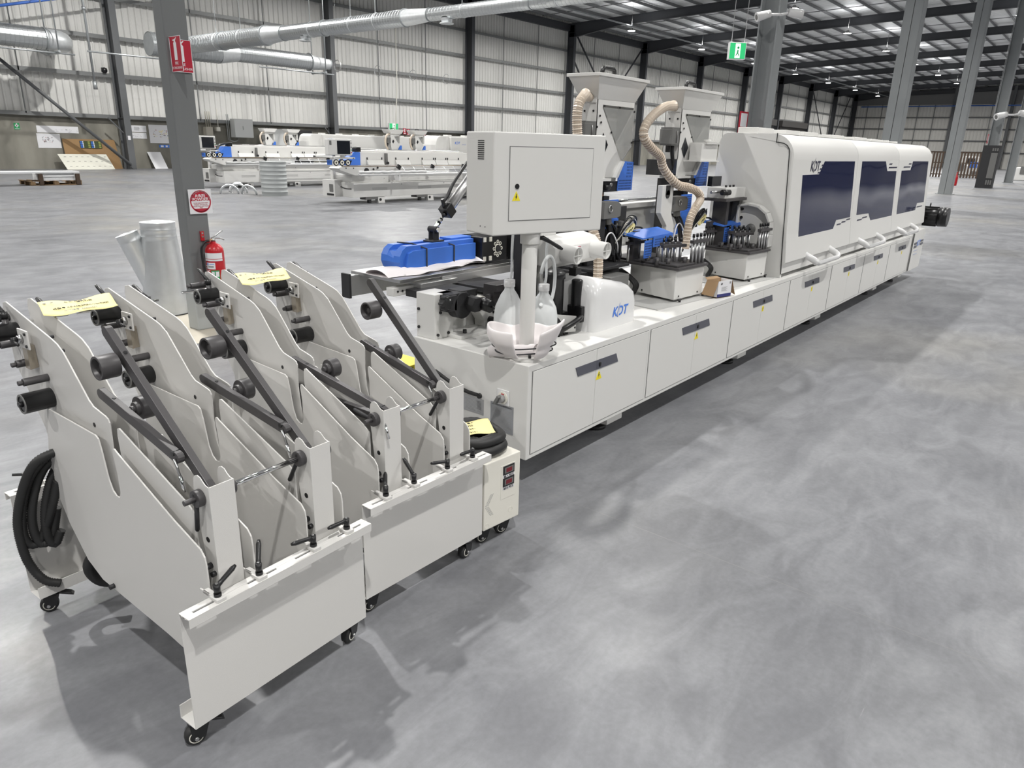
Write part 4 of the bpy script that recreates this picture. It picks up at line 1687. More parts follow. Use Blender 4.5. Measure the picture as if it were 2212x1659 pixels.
# -------- glue towers
def tower(x0, wd, y0, hose, dep=.14):
    mb = MB()
    S = wd/.525
    X = lambda a: x0+a*S
    # front sheet with a cut-out for the pane
    def quad(pts, yy=y0, th=.004):
        mb.prism([(X(a), z) for a, z in pts], 'y', yy, yy+th)
    quad([(0, 1.92), (.525, 1.92), (.525, 2.015), (0, 2.015)])
    quad([(0, 1.45), (.28, 1.45), (.375, 1.56), (.07, 1.90), (.07, 1.92), (0, 1.92)])
    quad([(.515, 1.665), (.525, 1.665), (.525, 1.92), (.515, 1.92)])
    quad([(.375, 1.56), (.39, 1.56), (.525, 1.665), (.515, 1.68)])
    mb.box(X(0), X(0)+.004, y0, y0+dep, 1.58, 2.015)
    mb.box(X(.521), X(.525), y0, y0+dep, 1.665, 2.015)
    mb.prism([(X(0), 1.45), (X(.28), 1.45), (X(.385), 1.56), (X(.525), 1.665), (X(.525), 2.015), (X(0), 2.015)], 'y', y0+dep-.004, y0+dep)
    a, b = Vector((X(.28), y0, 1.45)), Vector((X(.525), y0, 1.665))
    mb.hexa([(X(.38), y0, 1.555), (X(.525), y0, 1.665), (X(.525), y0+dep, 1.665), (X(.38), y0+dep, 1.555), (X(.38), y0, 1.559), (X(.525), y0, 1.669), (X(.525), y0+dep, 1.669), (X(.38), y0+dep, 1.559)])
    mb.hexa([(X(.07), y0+.01, 1.90), (X(.08), y0+.01, 1.90), (X(.08), y0+dep, 1.90), (X(.07), y0+dep, 1.90), (X(.375), y0+.01, 1.556), (X(.385), y0+.01, 1.556), (X(.385), y0+dep, 1.556), (X(.375), y0+dep, 1.556)][4:]+[(X(.07), y0+.01, 1.90), (X(.08), y0+.01, 1.90), (X(.08), y0+dep, 1.90), (X(.07), y0+dep, 1.90)])
    body = mb.build('glue_tower', white2, M)
    mb = MB()      # flared hopper
    a0, a1, b0, b1 = X(-.03), X(.57), y0-.05, y0+dep+.05
    lo = [(X(0), y0, 1.985), (X(.525), y0, 1.985), (X(.525), y0+dep, 1.985), (X(0), y0+dep, 1.985)]
    hi = [(a0-.05, b0, 2.085), (a1+.03, b0, 2.085), (a1+.03, b1, 2.085), (a0-.05, b1, 2.085)]
    mb.hexa([(X(0), y0-.001, 1.95), (X(.525), y0-.001, 1.985-.03), (X(.525), y0+dep, 1.955), (X(0), y0+dep, 1.955)]+hi)
    mb.box(a0-.06, a1+.04, b0-.01, b1+.01, 2.085, 2.105)
    hp = mb.build('hopper', white2, body, bevel=.002)
    mb = MB()
    c = X(.22)
    yy = y0+.06
    mb.tube([(c-.085, yy, 2.10), (c-.07, yy, 2.145), (c-.055, yy, 2.155), (c+.055, yy, 2.155), (c+.07, yy, 2.145), (c+.085, yy, 2.10)], .016, 8)
    mb.build('lid_handle', black, body)
    mb = MB()
    mb.prism([(X(.075), 1.905), (X(.52), 1.905), (X(.52), 1.67), (X(.385), 1.565)], 'y', y0-.004, y0-.001)
    mb.build('sight_pane', pane_m, body)
    mb = MB()
    for a, z in ((.08, 1.912), (.3, 1.912), (.515, 1.895), (.20, 1.75), (.03, 1.85), (-.0, 1.78), (.39, 1.56), (.505, 1.69), (.05, 1.81)):
        mb.cyl((X(a), y0-.003, z), (X(a), y0-.008, z), .007, n=10)
    for yy_, z in ((.03, 1.99), (.03, 1.935), (.09, 1.935), (.03, 1.88), (.1, 1.88)):
        mb.cyl((X(0)-.001, y0+yy_, z), (X(0)-.005, y0+yy_, z), .007, n=10)
    mb.build('screw', black, body)
    mb = MB()
    c, z = X(.10), 1.67
    mb.prism([(c-.055, z-.01), (c+.005, z-.085), (c+.06, z+.0), (c-.005, z+.075)], 'y', y0-.003, y0-.001)
    mb.build('level_window', screen_m, body)
    mb = MB()      # socket plate and hose, terminal box on the left side
    mb.box(X(0)-.006, X(0), y0+.01, y0+.12, 1.93, 2.0, white2)
    mb.cyl((X(0)-.006, y0+.06, 1.965), (X(0)-.05, y0+.06, 1.965), .03, n=16, m=hose_m)
    mb.build('hose_socket', white2, body)
    mb = MB()
    mb.box(X(0)-.13, X(0)-.004, y0+.0, y0+.1, 1.68, 1.815)
    mb.box(X(0)-.135, X(0)-.05, y0-.004, y0+.104, 1.69, 1.80)
    mb.cyl((X(0)-.10, y0+.04, 1.68), (X(0)-.10, y0+.04, 1.63), .02, n=12, m=black)
    mb.tube(spline([(X(0)-.05, y0+.03, 1.70), (X(0)-.05, y0+.03, 1.64), (X(0)-.02, y0+.03, 1.55), (X(0)+.0, y0+.05, 1.5)], 5), .016, 8, black)
    mb.cyl((X(0)-.06, y0-.006, 1.79), (X(0)-.06, y0-.012, 1.70), .006, n=8, m=steel)
    mb.build('terminal_box', midgrey, body, bevel=.006)
    mb = MB()      # perforated blue guard with punched slots
    bp_ = [(X(.37), 1.565), (X(.53), 1.56), (X(.525), 1.365), (X(.315), 1.365), (X(.32), 1.43)]
    mb.prism(bp_, 'y', y0-.02, y0-.015)
    mb.prism([(X(.525), 1.365), (X(.535), 1.365), (X(.535), 1.56), (X(.525), 1.56)], 'y', y0-.02, y0+.10)
    g = mb.build('perforated_guard', blue, body)
    mb = MB()
    for r in range(5):
        for k in range(4):
            q = X(.44)+k*.02*S
            mb.box(q, q+.008, y0-.0206, y0-.02, 1.455+r*.021, 1.468+r*.021)
    for r in range(4):
        for k in range(10):
            q = X(.33)+k*.019*S
            mb.box(q, q+.011, y0-.0206, y0-.02, 1.375+r*.018, 1.383+r*.018)
    mb.build('guard_slot', mat('dark_blue_slot', (.02, .05, .16), .6), g)
    mb = MB()
    mb.prism([(X(.26), 1.455), (X(.30), 1.455), (X(.38), 1.56), (X(.36), 1.565)], 'y', y0-.03, y0+.05)
    mb.build('white_chute', gloss_white, body)
    mb = MB()
    mb.box(X(-.05), X(.18), y0-.04, y0+.12, 1.435, 1.452, white2)
    mb.box(X(.16), X(.28), y0-.02, y0+.12, 1.43, 1.456, midgrey)
    mb.box(X(.02), X(.34), y0-.01, y0+.14, 1.36, 1.43, black_m)
    mb.cyl((X(.1), y0-.03, 1.395), (X(.17), y0-.03, 1.39), .018, n=10, m=black)
    mb.cyl((X(.2), y0-.02, 1.41), (X(.2), y0-.035, 1.41), .013, n=10, m=steel)
    mb.cyl((X(.2), y0+.05, 1.36), (X(.2), y0+.05, 1.28), .022, n=14, m=copper)
    mb.box(X(.14), X(.27), y0-.0, y0+.1, 1.27, 1.285, black_m)
    mb.box(X(.16), X(.24), y0+.0, y0+.1, 1.28, 1.33, black_m)
    mb.box(X(-.24), X(-.02), y0+.03, y0+.14, 1.46, 1.575, black_m)
    mb.box(X(-.04), X(.06), y0+.04, y0+.14, .66, 1.43, black_m)
    mb.build('glue_head', black_m, body)
    mb = MB()      # large connector below
    q = X(-.10) if x0 < 5 else X(-.28)
    mb.box(q, q+.16, y0-.16, y0-.08, 1.20, 1.31)
    mb.prism([(q+.16, 1.31), (q+.21, 1.29), (q+.21, 1.21), (q+.16, 1.2)], 'y', y0-.16, y0-.08)
    mb.cyl((q+.11, y0-.12, 1.2), (q+.12, y0-.12, 1.16), .026, n=12)
    mb.torus((q+.07, y0-.165, 1.265), (0, 1, 0), .022, .004, 14, 6, steel)
    mb.build('plug_connector', midgrey, body, bevel=.004)
    mb = MB()
    q0 = q+.12
    for k, (dx, dz) in enumerate(((.02, -.22), (.06, -.28), (.10, -.25))):
        mb.tube(spline([(q0, y0-.12, 1.17), (q0+dx*.3, y0-.14, 1.08), (q0+dx, y0-.16, 1.17+dz), (q0+dx+.05, y0-.14, 1.17+dz+.05), (q0+dx-.0, y0-.1, 1.14), (q0+.02, y0-.05, 1.16)], 5), .010, 7, black)
    mb.tube(spline([(q0+.1, y0-.15, .95), (q0+.06, y0-.17, 1.02), (q0, y0-.16, 1.10), (q0-.08, y0-.17, 1.09), (q0-.11, y0-.17, 1.0), (q0-.09, y0-.18, .97)], 6), .005, 6, paper)
    mb.build('cable_bundle', black, body)
    mb = MB()      # second blue mesh guard further down and colourful valve cluster
    q = X(.05) if x0 < 5 else X(-.0)
    mb.box(q+.02, q+.2, y0-.06, y0-.05, 1.17, 1.31)
    mb.prism([(q-.05, 1.0), (q+.2, 1.05), (q+.2, 1.18), (q+.02, 1.18)], 'y', y0-.07, y0-.05)
    g2 = mb.build('perforated_guard', blue, body)
    mb = MB()
    for r in range(6):
        for k in range(8):
            mb.box(q+.03+k*.0205, q+.044+k*.0205, y0-.0608, y0-.06, 1.20+r*.017, 1.21+r*.017)
    mb.build('guard_slot', mat('dark_blue_slot', (.02, .05, .16), .6), g2)
    mb = MB()
    rnd = random.Random(int(x0*10))
    for k in range(16):
        a, z = q+.08+rnd.random()*.22, 1.05+rnd.random()*.10
        y_ = y0-.16+rnd.random()*.1
        mb.box(a, a+.035, y_, y_+.03, z, z+.03, rnd.choice([black, black_m, midgrey, steel, yellow_paper, offwhite]))
    for k in range(9):
        a = q+.06+rnd.random()*.05
        z = 1.02+rnd.random()*.05
        mb.tube(spline([(a, y0-.14, z), (a+.07, y0-.16-rnd.random()*.05, z+.10+.05*rnd.random()), (a+.16, y0-.17, z+.13), (a+.22, y0-.14, z+.07)], 6), .005, 6, rnd.choice([black, black, rubber, offwhite]))
    for k in range(3):
        mb.obox((q+.15+k*.03, y0-.18, 1.10+k*.012), (.022, 0, .022), (0, .008, 0), (-.008, 0, .008), yellow_paper)
    mb.tube(spline([(q+.32, y0-.14, 1.12), (q+.38, y0-.16, 1.11), (q+.42, y0-.18, 1.06), (q+.44, y0-.2, .99)], 6), .007, 7, black)
    mb.tube(spline([(q+.44, y0-.2, .98), (q+.48, y0-.22, 1.03), (q+.55, y0-.22, 1.04), (q+.6, y0-.22, .99)], 6), .009, 7, black)
    mb.build('valve_cluster', black, body)
    mb = MB()
    rib_hose(mb, hose, .028, .0062, 1.16, 12, hose_m, hose_d)
    mb.build('suction_hose', hose_m, body)
    return body


tower(4.215, .474, 2.75, [(4.165, 2.81, 1.965), (4.05, 2.74, 1.972), (3.95, 2.68, 1.955), (3.88, 2.67, 1.90), (3.87, 2.67, 1.80), (3.89, 2.66, 1.65), (3.88, 2.60, 1.45), (3.83, 2.52, 1.25), (3.84, 2.46, 1.10), (3.87, 2.45, .95), (3.87, 2.45, .70)])
tower(5.412, .525, 2.75, [(5.362, 2.81, 1.965), (5.2, 2.72, 1.97), (5.0, 2.62, 1.95), (4.85, 2.6, 1.935), (4.693, 2.6, 1.872), (4.592, 2.6, 1.796), (4.587, 2.6, 1.727), (4.70, 2.6, 1.66), (4.845, 2.6, 1.60), (4.894, 2.6, 1.533), (4.961, 2.58, 1.466), (5.07, 2.55, 1.40), (5.22, 2.54, 1.38), (5.36, 2.53, 1.345), (5.41, 2.52, 1.29), (5.30, 2.5, 1.23), (5.22, 2.5, 1.142), (5.2, 2.5, 1.03), (5.19, 2.5, .92)])
# blue drip boxes and white arm between the trays
mb = MB()
mb.prism([(4.885, 1.40), (5.06, 1.40), (5.06, 1.19), (5.12, 1.10), (5.14, .66), (5.0, .66), (5.0, 1.1), (4.885, 1.2)], 'y', 2.58, 2.62)
wa = mb.build('white_arm', white2, M, bevel=.004)
mb = MB()
mb.box(4.94, 5.0, 2.575, 2.58, 1.33, 1.40)
mb.cyl((4.97, 2.58, 1.335), (4.97, 2.575, 1.335), .03, n=18)
mb.build('arm_slot', ink, wa)
for xx in (4.40, 5.72):
    mb = MB()
    mb.hexa([(xx, 2.44, 1.06), (xx+.40, 2.42, 1.07), (xx+.42, 2.56, 1.09), (xx-.02, 2.6, 1.08), (xx, 2.44, 1.07), (xx+.40, 2.42, 1.08), (xx+.42, 2.56, 1.11), (xx-.02, 2.6, 1.10)])
    mb.box(xx+.02, xx+.12, 2.43, 2.435, .93, 1.05)
    mb.box(xx+.12, xx+.40, 2.42, 2.425, 1.0, 1.07)
    g = mb.build('perforated_guard', blue, M)
    mb = MB()
    for k in range(14):
        for r in range(3):
            mb.box(xx+.14+k*.018, xx+.149+k*.018, 2.4192, 2.42, 1.012+r*.017, 1.021+r*.017)
    for k in range(5):
        for r in range(6):
            mb.box(xx+.027+k*.018, xx+.038+k*.018, 2.4292, 2.43, .935+r*.018, .945+r*.018)
    mb.build('guard_slot', mat('dark_blue_slot', (.02, .05, .16), .6), g)


# -------- white trays with a dark deck carrying clamps and tubes
def tray(q):
    (ax, ay), (bx_, by), (cx_, cy_), (dx, dy) = q
    mb = MB()
    mb.hexa([(*p, .668) for p in q]+[(*p, .872) for p in q])
    t = mb.build('tray_box', white2, M, bevel=.004)
    mb = MB()
    for p, o_ in ((.15, .69), (.82, .69)):
        x = ax+(bx_-ax)*p
        y = ay+(by-ay)*p
        mb.cyl((x, y+.002, o_), (x, y-.004, o_), .006, n=10)
    x, y = ax+(dx-ax)*.7, ay+(dy-ay)*.7
    mb.cyl((x-.003, y, .69), (x+.004, y, .69), .006, n=10)
    mb.build('screw', black, t)
    ex = Vector((bx_-ax, by-ay, 0))
    ey = Vector((dx-ax, dy-ay, 0))

    def P(s, t_, z):
        return Vector((ax, ay, z))+ex*s+ey*t_
    deck = [P(-.04, -.06, 0), P(1.03, -.06, 0), P(1.06, .0, 0), P(1.1, 1.5, 0), P(-.35, 1.45, 0), P(-.12, .4, 0), P(-.07, .05, 0)]
    mb = MB()
    mb.prism([(p.x, p.y) for p in deck], 'z', .874, .892)
    mb.prism([(p.x, p.y) for p in [P(-.0, .0, 0), P(.62, .0, 0), P(.68, .05, 0), P(.7, 1.2, 0), P(-.2, 1.2, 0), P(-.08, .4, 0)]], 'z', .892, .906)
    dk = mb.build('deck', darkgrey, t, bevel=.003)

    def rack(s0, t0, n, h, sp, r, name='tube_rack', ang=0.):
        mb = MB()
        for k in range(n):
            for j in (0, 1):
                b_ = P(s0+k*sp+j*.035, t0+j*.04-k*ang, .892)
                mb.cyl(b_, b_+Vector((0, 0, h)), r, n=10, m=alu)
        e0, e1 = P(s0-.08, t0-.01, 0), P(s0+(n-1)*sp+.12, t0-.01-(n-1)*ang, 0)
        z = .892+h
        mb.beam(e0+Vector((0, 0, z+.008)), e1+Vector((0, 0, z+.008)), .03, .02, darkgrey)
        for k in range(n):
            b_ = P(s0+k*sp+.02, t0+.02-k*ang, z+.01)
            mb.cyl(b_, b_+Vector((0, 0, .03)), .006, n=8, m=steel)
            mb.cyl(b_+Vector((0, 0, .025)), b_+Vector((0, 0, .05)), .010, n=8, m=black)
        return mb.build(name, alu, t)
    rack(.56, .03, 4, .15, .13, .0095)
    rack(.12, .38, 4, .115, .12, .0075, ang=.05)
    rack(.32, .62, 4, .115, .12, .0075, ang=.05)
    rack(-.25, .9, 4, .12, .12, .0075)
    rack(.55, .55, 3, .10, .12, .006)
    mb = MB()
    for s_, t_ in ((-.12, .35), (.02, .2), (.42, .1), (-.05, .6)):
        b_ = P(s_, t_, .892)
        mb.cyl(b_, b_+Vector((0, 0, .05)), .014, n=10)
        mb.obox(b_+Vector((.03, .02, .035)), (.03, 0, 0), (0, .012, 0), (0, 0, .012))
    mb.box(ax+.02, ax+.10, ay+.36, ay+.39, .89, 1.10)
    mb.build('deck_fitting', darkgrey, t)
    # recess panel with wing knobs on the cabinet top
    mb = MB()
    a = P(-.3, -.02, 0)
    mb.hexa([(ax-.28, ay-.03, .645), (bx_+.12, by-.08, .645), (bx_+.15, by+.1, .645), (ax-.25, ay+.25, .645), (ax-.28, ay-.03, .652), (bx_+.12, by-.08, .652), (bx_+.15, by+.1, .652), (ax-.25, ay+.25, .652)])
    rp = mb.build('service_hatch', mat('light_grey_panel', (.5, .5, .49), .5), M)
    mb = MB()
    for x, y in ((ax+.05, ay-.02), (bx_+.02, by+.0)):
        mb.cyl((x, y, .652), (x, y, .668), .009, n=8)
        mb.box(x-.024, x+.024, y-.005, y+.005, .664, .674)
    mb.build('wing_knob', black, rp)
    mb = MB()
    for k in range(3):
        o_ = .02*k
        mb.tube(spline([(dx-.02-o_, dy-.06, .66), (dx-.06-o_, dy-.1, .73), (dx-.04-o_, dy-.02, .78), (dx+.04-o_, dy+.1, .80)], 6), .012, 8)
    mb.build('cable_loop', rubber, M)
    return t


tray([(4.45, 2.19), (4.83, 2.165), (4.97, 2.62), (4.556, 2.607)])
tray([(5.62, 2.165), (5.97, 2.137), (6.02, 2.58), (5.70, 2.56)])
# back beam of the feed track seen between the towers
mb = MB()
mb.box(3.7, 6.08, 3.0, 3.2, .9, 1.19)
mb.box(3.7, 6.08, 2.97, 3.2, 1.20, 1.235)
mb.box(3.7, 6.08, 2.985, 3.0, .92, .98)
tk = mb.build('track_beam', white2, M, bevel=.003)
mb = MB()
mb.cyl((3.7, 2.99, 1.258), (6.08, 2.99, 1.258), .012, n=12)
mb.build('chrome_rail', chrome, tk)
mb = MB()
mb.box(3.7, 6.08, 2.98, 2.995, 1.182, 1.205)
mb.build('rail_groove', midgrey, tk)
mb = MB()
mb.box(5.65, 5.82, 2.94, 3.0, .90, 1.14, white2)
mb.cyl((5.74, 2.94, 1.07), (5.74, 2.93, 1.07), .014, n=12, m=black)
mb.build('rail_bracket', white2, tk)
# scraper heads by the hood
mb = MB()
mb.box(5.65, 6.05, 2.42, 2.58, 1.285, 1.37)
sh = mb.build('scraper_head', white2, M, bevel=.005)
mb = MB()
mb.box(5.63, 6.05, 2.40, 2.6, 1.265, 1.285, darkgrey)
mb.box(5.75, 5.80, 2.44, 2.56, .9, 1.265, darkgrey)
mb.box(6.0, 6.06, 2.44, 2.56, .9, 1.265, midgrey)
mb.box(5.80, 6.0, 2.50, 2.56, .95, 1.25, black_m)
mb.cyl((5.55, 2.5, 1.335), (5.66, 2.47, 1.34), .012, n=10, m=steel)
mb.cyl((5.62, 2.44, 1.335), (5.70, 2.41, 1.335), .022, n=12, m=black)
for x in (5.78, 5.86, 5.93):
    mb.cyl((x, 2.48, 1.37), (x, 2.48, 1.387), .010, n=8, m=black)
mb.build('scraper_frame', darkgrey, sh)
mb = MB()
mb.box(5.77, 5.95, 2.60, 2.64, 1.37, 1.45)
mb.build('small_screen', screen_m, sh)
# white elbow duct casting against the hood end
mb = MB()
pts = [(2.44, .92), (2.44, 1.22), (2.36, 1.235), (2.27, 1.22), (2.2, 1.17), (2.165, 1.10), (2.155, 1.0), (2.155, .9)]
mb.prism(pts, 'x', 6.035, 6.06)
for (y0, z0), (y1, z1) in zip(pts, pts[1:]):
    mb.beam((6.03, y0, z0), (6.03, y1, z1), .02, .09, None, (1, 0, 0))
ed = mb.build('dust_elbow', white2, M, bevel=.004)
mb = MB()
mb.lathe([(.045, 0), (.04, -.01), (0, -.011)], (6.033, 2.33, 1.03), (1, 0, 0), 22)
mb.build('duct_opening', midgrey, ed)
mb = MB()
for z in (1.19, 1.12):
    mb.cyl((6.035, 2.42, z), (6.02, 2.42, z), .012, n=8)
mb.build('socket_screw', black, ed)
mb = MB()
mb.box(5.55, 5.85, 2.62, 2.72, 1.57, 1.70)
mb.box(5.5, 5.86, 2.6, 2.74, 1.565, 1.575)
mb.box(5.6, 5.84, 2.6, 2.74, 1.70, 1.71)
mb.cyl((5.75, 2.67, 1.71), (5.75, 2.67, 1.735), .03, n=12)
mb.build('glue_cover', white2, M)
mb = MB()
for k in range(5):
    x = 3.13+k*.026
    mb.tube(spline([(2.86+k*.006, 2.30, .865), (2.93+k*.006, 2.27, .875), (3.01+k*.012, 2.25, .83), (3.07+k*.018, 2.24, .75), (x-.01, 2.235, .69), (x, 2.235, .645)], 7), .0105, 8)
    mb.cyl((x, 2.235, .645), (x, 2.235, .68), .014, n=10)
mb.build('cable_bundle', rubber, M)
mb = MB()
pts = [(3.02+.135*math.cos(a), 2.22+.05*math.cos(a), .965+.14*math.sin(a)) for a in [D(150-k*12) for k in range(25)]]
mb.tube(pts, .0095, 10)
mb.build('clear_tube', clear_t, M)
mb = MB()
mb.cyl((3.95, 2.6, .66), (3.95, 2.6, .8), .09, n=18)
mb.box(3.86, 4.3, 2.55, 2.95, .66, .88)
mb.box(3.9, 4.35, 2.5, 2.95, .88, .90)
mb.box(4.0, 4.2, 2.62, 2.9, .9, 1.2)
mb.box(3.95, 4.5, 2.66, 2.9, .9, 1.12)
mb.box(4.1, 4.6, 2.7, 2.9, 1.12, 1.26)
mb.build('cutter_unit', black_m, M, bevel=.004)
mb = MB()
mb.box(3.98, 4.22, 2.42, 2.55, .68, .85)
uu = mb.build('motor_block', midgrey, M, bevel=.004)
mb = MB()
for x in (4.1, 4.15):
    mb.cyl((x, 2.42, .77), (x, 2.415, .77), .012, n=10)
mb.build('socket_screw', black, uu)
world()

# loose things on the machine
def jug(x, y, h, label):
    t = thing('plastic_jug', label, 'jug', (x, y, .645))
    mb = MB()
    mb.lathe([(0, 0), (.07, 0), (.078, .012), (.078, h*.5), (.07, h*.65), (.045, h*.82), (.026, h*.9), (.024, h*.97)], (x, y, .645), n=24)
    mb.build('body', jug_m, t)
    mb = MB()
    mb.lathe([(.029, 0), (.029, .035), (.02, .038), (0, .038)], (x, y, .645+h*.95), n=16)
    mb.build('cap', gloss_white, t)
    mb = MB()
    dx = -1 if x > 2.9 else 1
    mb.tube(spline([(x, y, .645+h), (x+.015, y, .645+h+.06), (x+.05, y+.03, .645+h+.16), (x+.08, y+.05, .645+h+.25)], 6), .007, 8)
    mb.build('tube', clear_t, t)


jug(2.79, 2.29, .34, 'translucent white plastic jug left of the white control box post')
jug(2.985, 2.215, .30, 'translucent white plastic jug right of the white control box post, beside black cables')


def foam_wrap():
    t = thing('foam_wrap', 'crumpled white foam sheet tied around the foot of the control box post', 'foam wrap', (2.69, 2.09, .645))
    mb = MB()
    rows = []
    NA = 64
    for j in range(9):
        s_ = j/8
        row = []
        for i in range(NA+1):
            a = -2.48+.42+(2*PI-.84)*i/NA
            left = max(0, math.cos(a-2.55))**2
            right = max(0, math.cos(a+1.25))**3
            back = max(0, math.cos(a-.7))
            r = .088+.05*s_**.7*(1+1.15*left+1.0*right+.2*back)+.03*math.sin(PI*s_)*left+.004*math.sin(7*a)
            if .3 < s_ < .5:
                r -= .008
            z = .665+s_*(.125+.035*left+.07*right)+.006*math.sin(4*a)*s_
            row.append((2.69+r*math.cos(a), 2.09+r*math.sin(a), z))
        rows.append(row)
    mb.grid(rows)
    mb.build('wrap', foam, t, solid=.012, sub=1)
    mb = MB()
    pts = [(2.66, 2.16, .70), (2.62, 2.22, .69), (2.58, 2.26, .68), (2.56, 2.28, .675)]
    rows = []
    for k, p in enumerate(((2.70, 2.03, .705), (2.655, 2.08, .70), (2.62, 2.16, .69), (2.60, 2.225, .685), (2.60, 2.245, .672))):
        w_ = (.03, .06, .065, .05, .02)[k]
        row = []
        for i in range(13):
            a = 2*PI*i/12
            row.append((p[0]+w_*math.cos(a)*.6, p[1]-w_*math.cos(a)*.35, p[2]-.005+max(-.035, .032*math.sin(a))))
        rows.append(row)
    mb.grid(rows)
    mb.build('tail', foam, t)
    mb = MB()
    for z, R in ((.722, .128), (.692, .112)):
        pts = []
        for i in range(49):
            a = 2*PI*i/48
            left = max(0, math.cos(a-2.55))**2
            right = max(0, math.cos(a+1.25))**3
            front = max(0, math.cos(a+2.48))**2
            pts.append((2.69+(R+.045*left+.02*right-.03*front)*math.cos(a), 2.09+(R+.045*left+.02*right-.03*front)*math.sin(a), z+.012*right))
        mb.tube(pts, .0035, 6)
    mb.build('tie', black_m, t)


foam_wrap()
mb = MB()
rows = []
for i in range(33):
    s_ = i/32
    x = 2.60+s_*.80
    fl_ = max(0., 1-s_*3.2)
    row = []
    for k in range(15):
        a = 2*PI*k/14
        y = 3.065-.10*math.cos(a)*(1-.35*s_)+.012*math.sin(s_*17)+.03*fl_
        z = .955+.018*math.sin(a)*(1+1.0*fl_)+.006*math.sin(s_*23+k)-.022*max(0, math.cos(a))*(1-s_)-.015*fl_
        row.append((x, y, max(z, .937 if 2.96 < y else .90)))
    rows.append(row)
mb.grid(rows)
o_ = mb.build('foam_sheet', foam, None, sub=1)
tag(o_, 'folded white foam sheet tucked under the blue presser beam', 'foam sheet')

t = thing('cardboard_box', 'small open white and navy parts carton with brown flaps on the cabinet top', 'box', (4.93, 2.08, .653), D(-14), None, local=True)
mb = MB()
W_, D_, H_ = .155, .10, .115
mb.box(-W_/2, W_/2, -D_/2, -D_/2+.002, 0, H_, paper)
mb.box(-W_/2, W_/2, D_/2-.002, D_/2, 0, H_, card)
mb.box(-W_/2, -W_/2+.002, -D_/2, D_/2, 0, H_, paper)
mb.box(W_/2-.002, W_/2, -D_/2, D_/2, 0, H_, paper)
mb.box(-W_/2, W_/2, -D_/2, D_/2, 0, .002, card)
bd = mb.build('body', paper, t)
mb = MB()
mb.box(-W_/2-.0005, W_/2+.0005, -D_/2-.001, -D_/2, 0, .022)
mb.build('navy_band', mat('navy_print', (.03, .035, .16), .5), bd)
mb = MB()
mb.hexa([(-W_/2, -D_/2, H_-.01), (-W_/2, D_/2, H_-.01), (-W_/2+.002, D_/2, H_-.01), (-W_/2+.002, -D_/2, H_-.01), (-W_/2-.05, -D_/2-.005, .012), (-W_/2-.05, D_/2, .012), (-W_/2-.048, D_/2, .012), (-W_/2-.048, -D_/2-.005, .012)][4:]+[(-W_/2, -D_/2, H_), (-W_/2, D_/2, H_), (-W_/2+.002, D_/2, H_), (-W_/2+.002, -D_/2, H_)], card)
mb.build('flap', card, bd)
mb = MB()
mb.hexa([(W_/2+.05, -D_/2, .002), (W_/2+.05, D_/2, .03), (W_/2+.052, D_/2, .03), (W_/2+.052, -D_/2, .002), (W_/2, -D_/2, H_), (W_/2, D_/2, H_), (W_/2+.002, D_/2, H_), (W_/2+.002, -D_/2, H_)], card)
mb.build('flap', card, bd)
mb = MB()
mb.hexa([(-W_/2, D_/2, H_-.002), (W_/2, D_/2, H_-.002), (W_/2, D_/2+.002, H_-.002), (-W_/2, D_/2+.002, H_-.002), (-W_/2+.01, D_/2+.03, H_+.01), (W_/2-.01, D_/2+.03, H_+.01), (W_/2-.01, D_/2+.032, H_+.01), (-W_/2+.01, D_/2+.032, H_+.01)], card)
mb.build('flap', card, bd)
text('lettering', 'LS', .018, ink, bd, (-.04, -D_/2-.0012, .095), (1, 0, 0), (0, 0, 1), shear=.2, bold=.001)
mb = MB()
for k in range(5):
    mb.box(-.035, .03-(k % 2)*.015, -D_/2-.0012, -D_/2, .07-k*.007, .0715-k*.007)
mb.box(.05, .066, -D_/2-.0012, -D_/2, .09, .106)
mb.build('printed_line', ink_grey, bd)
world()
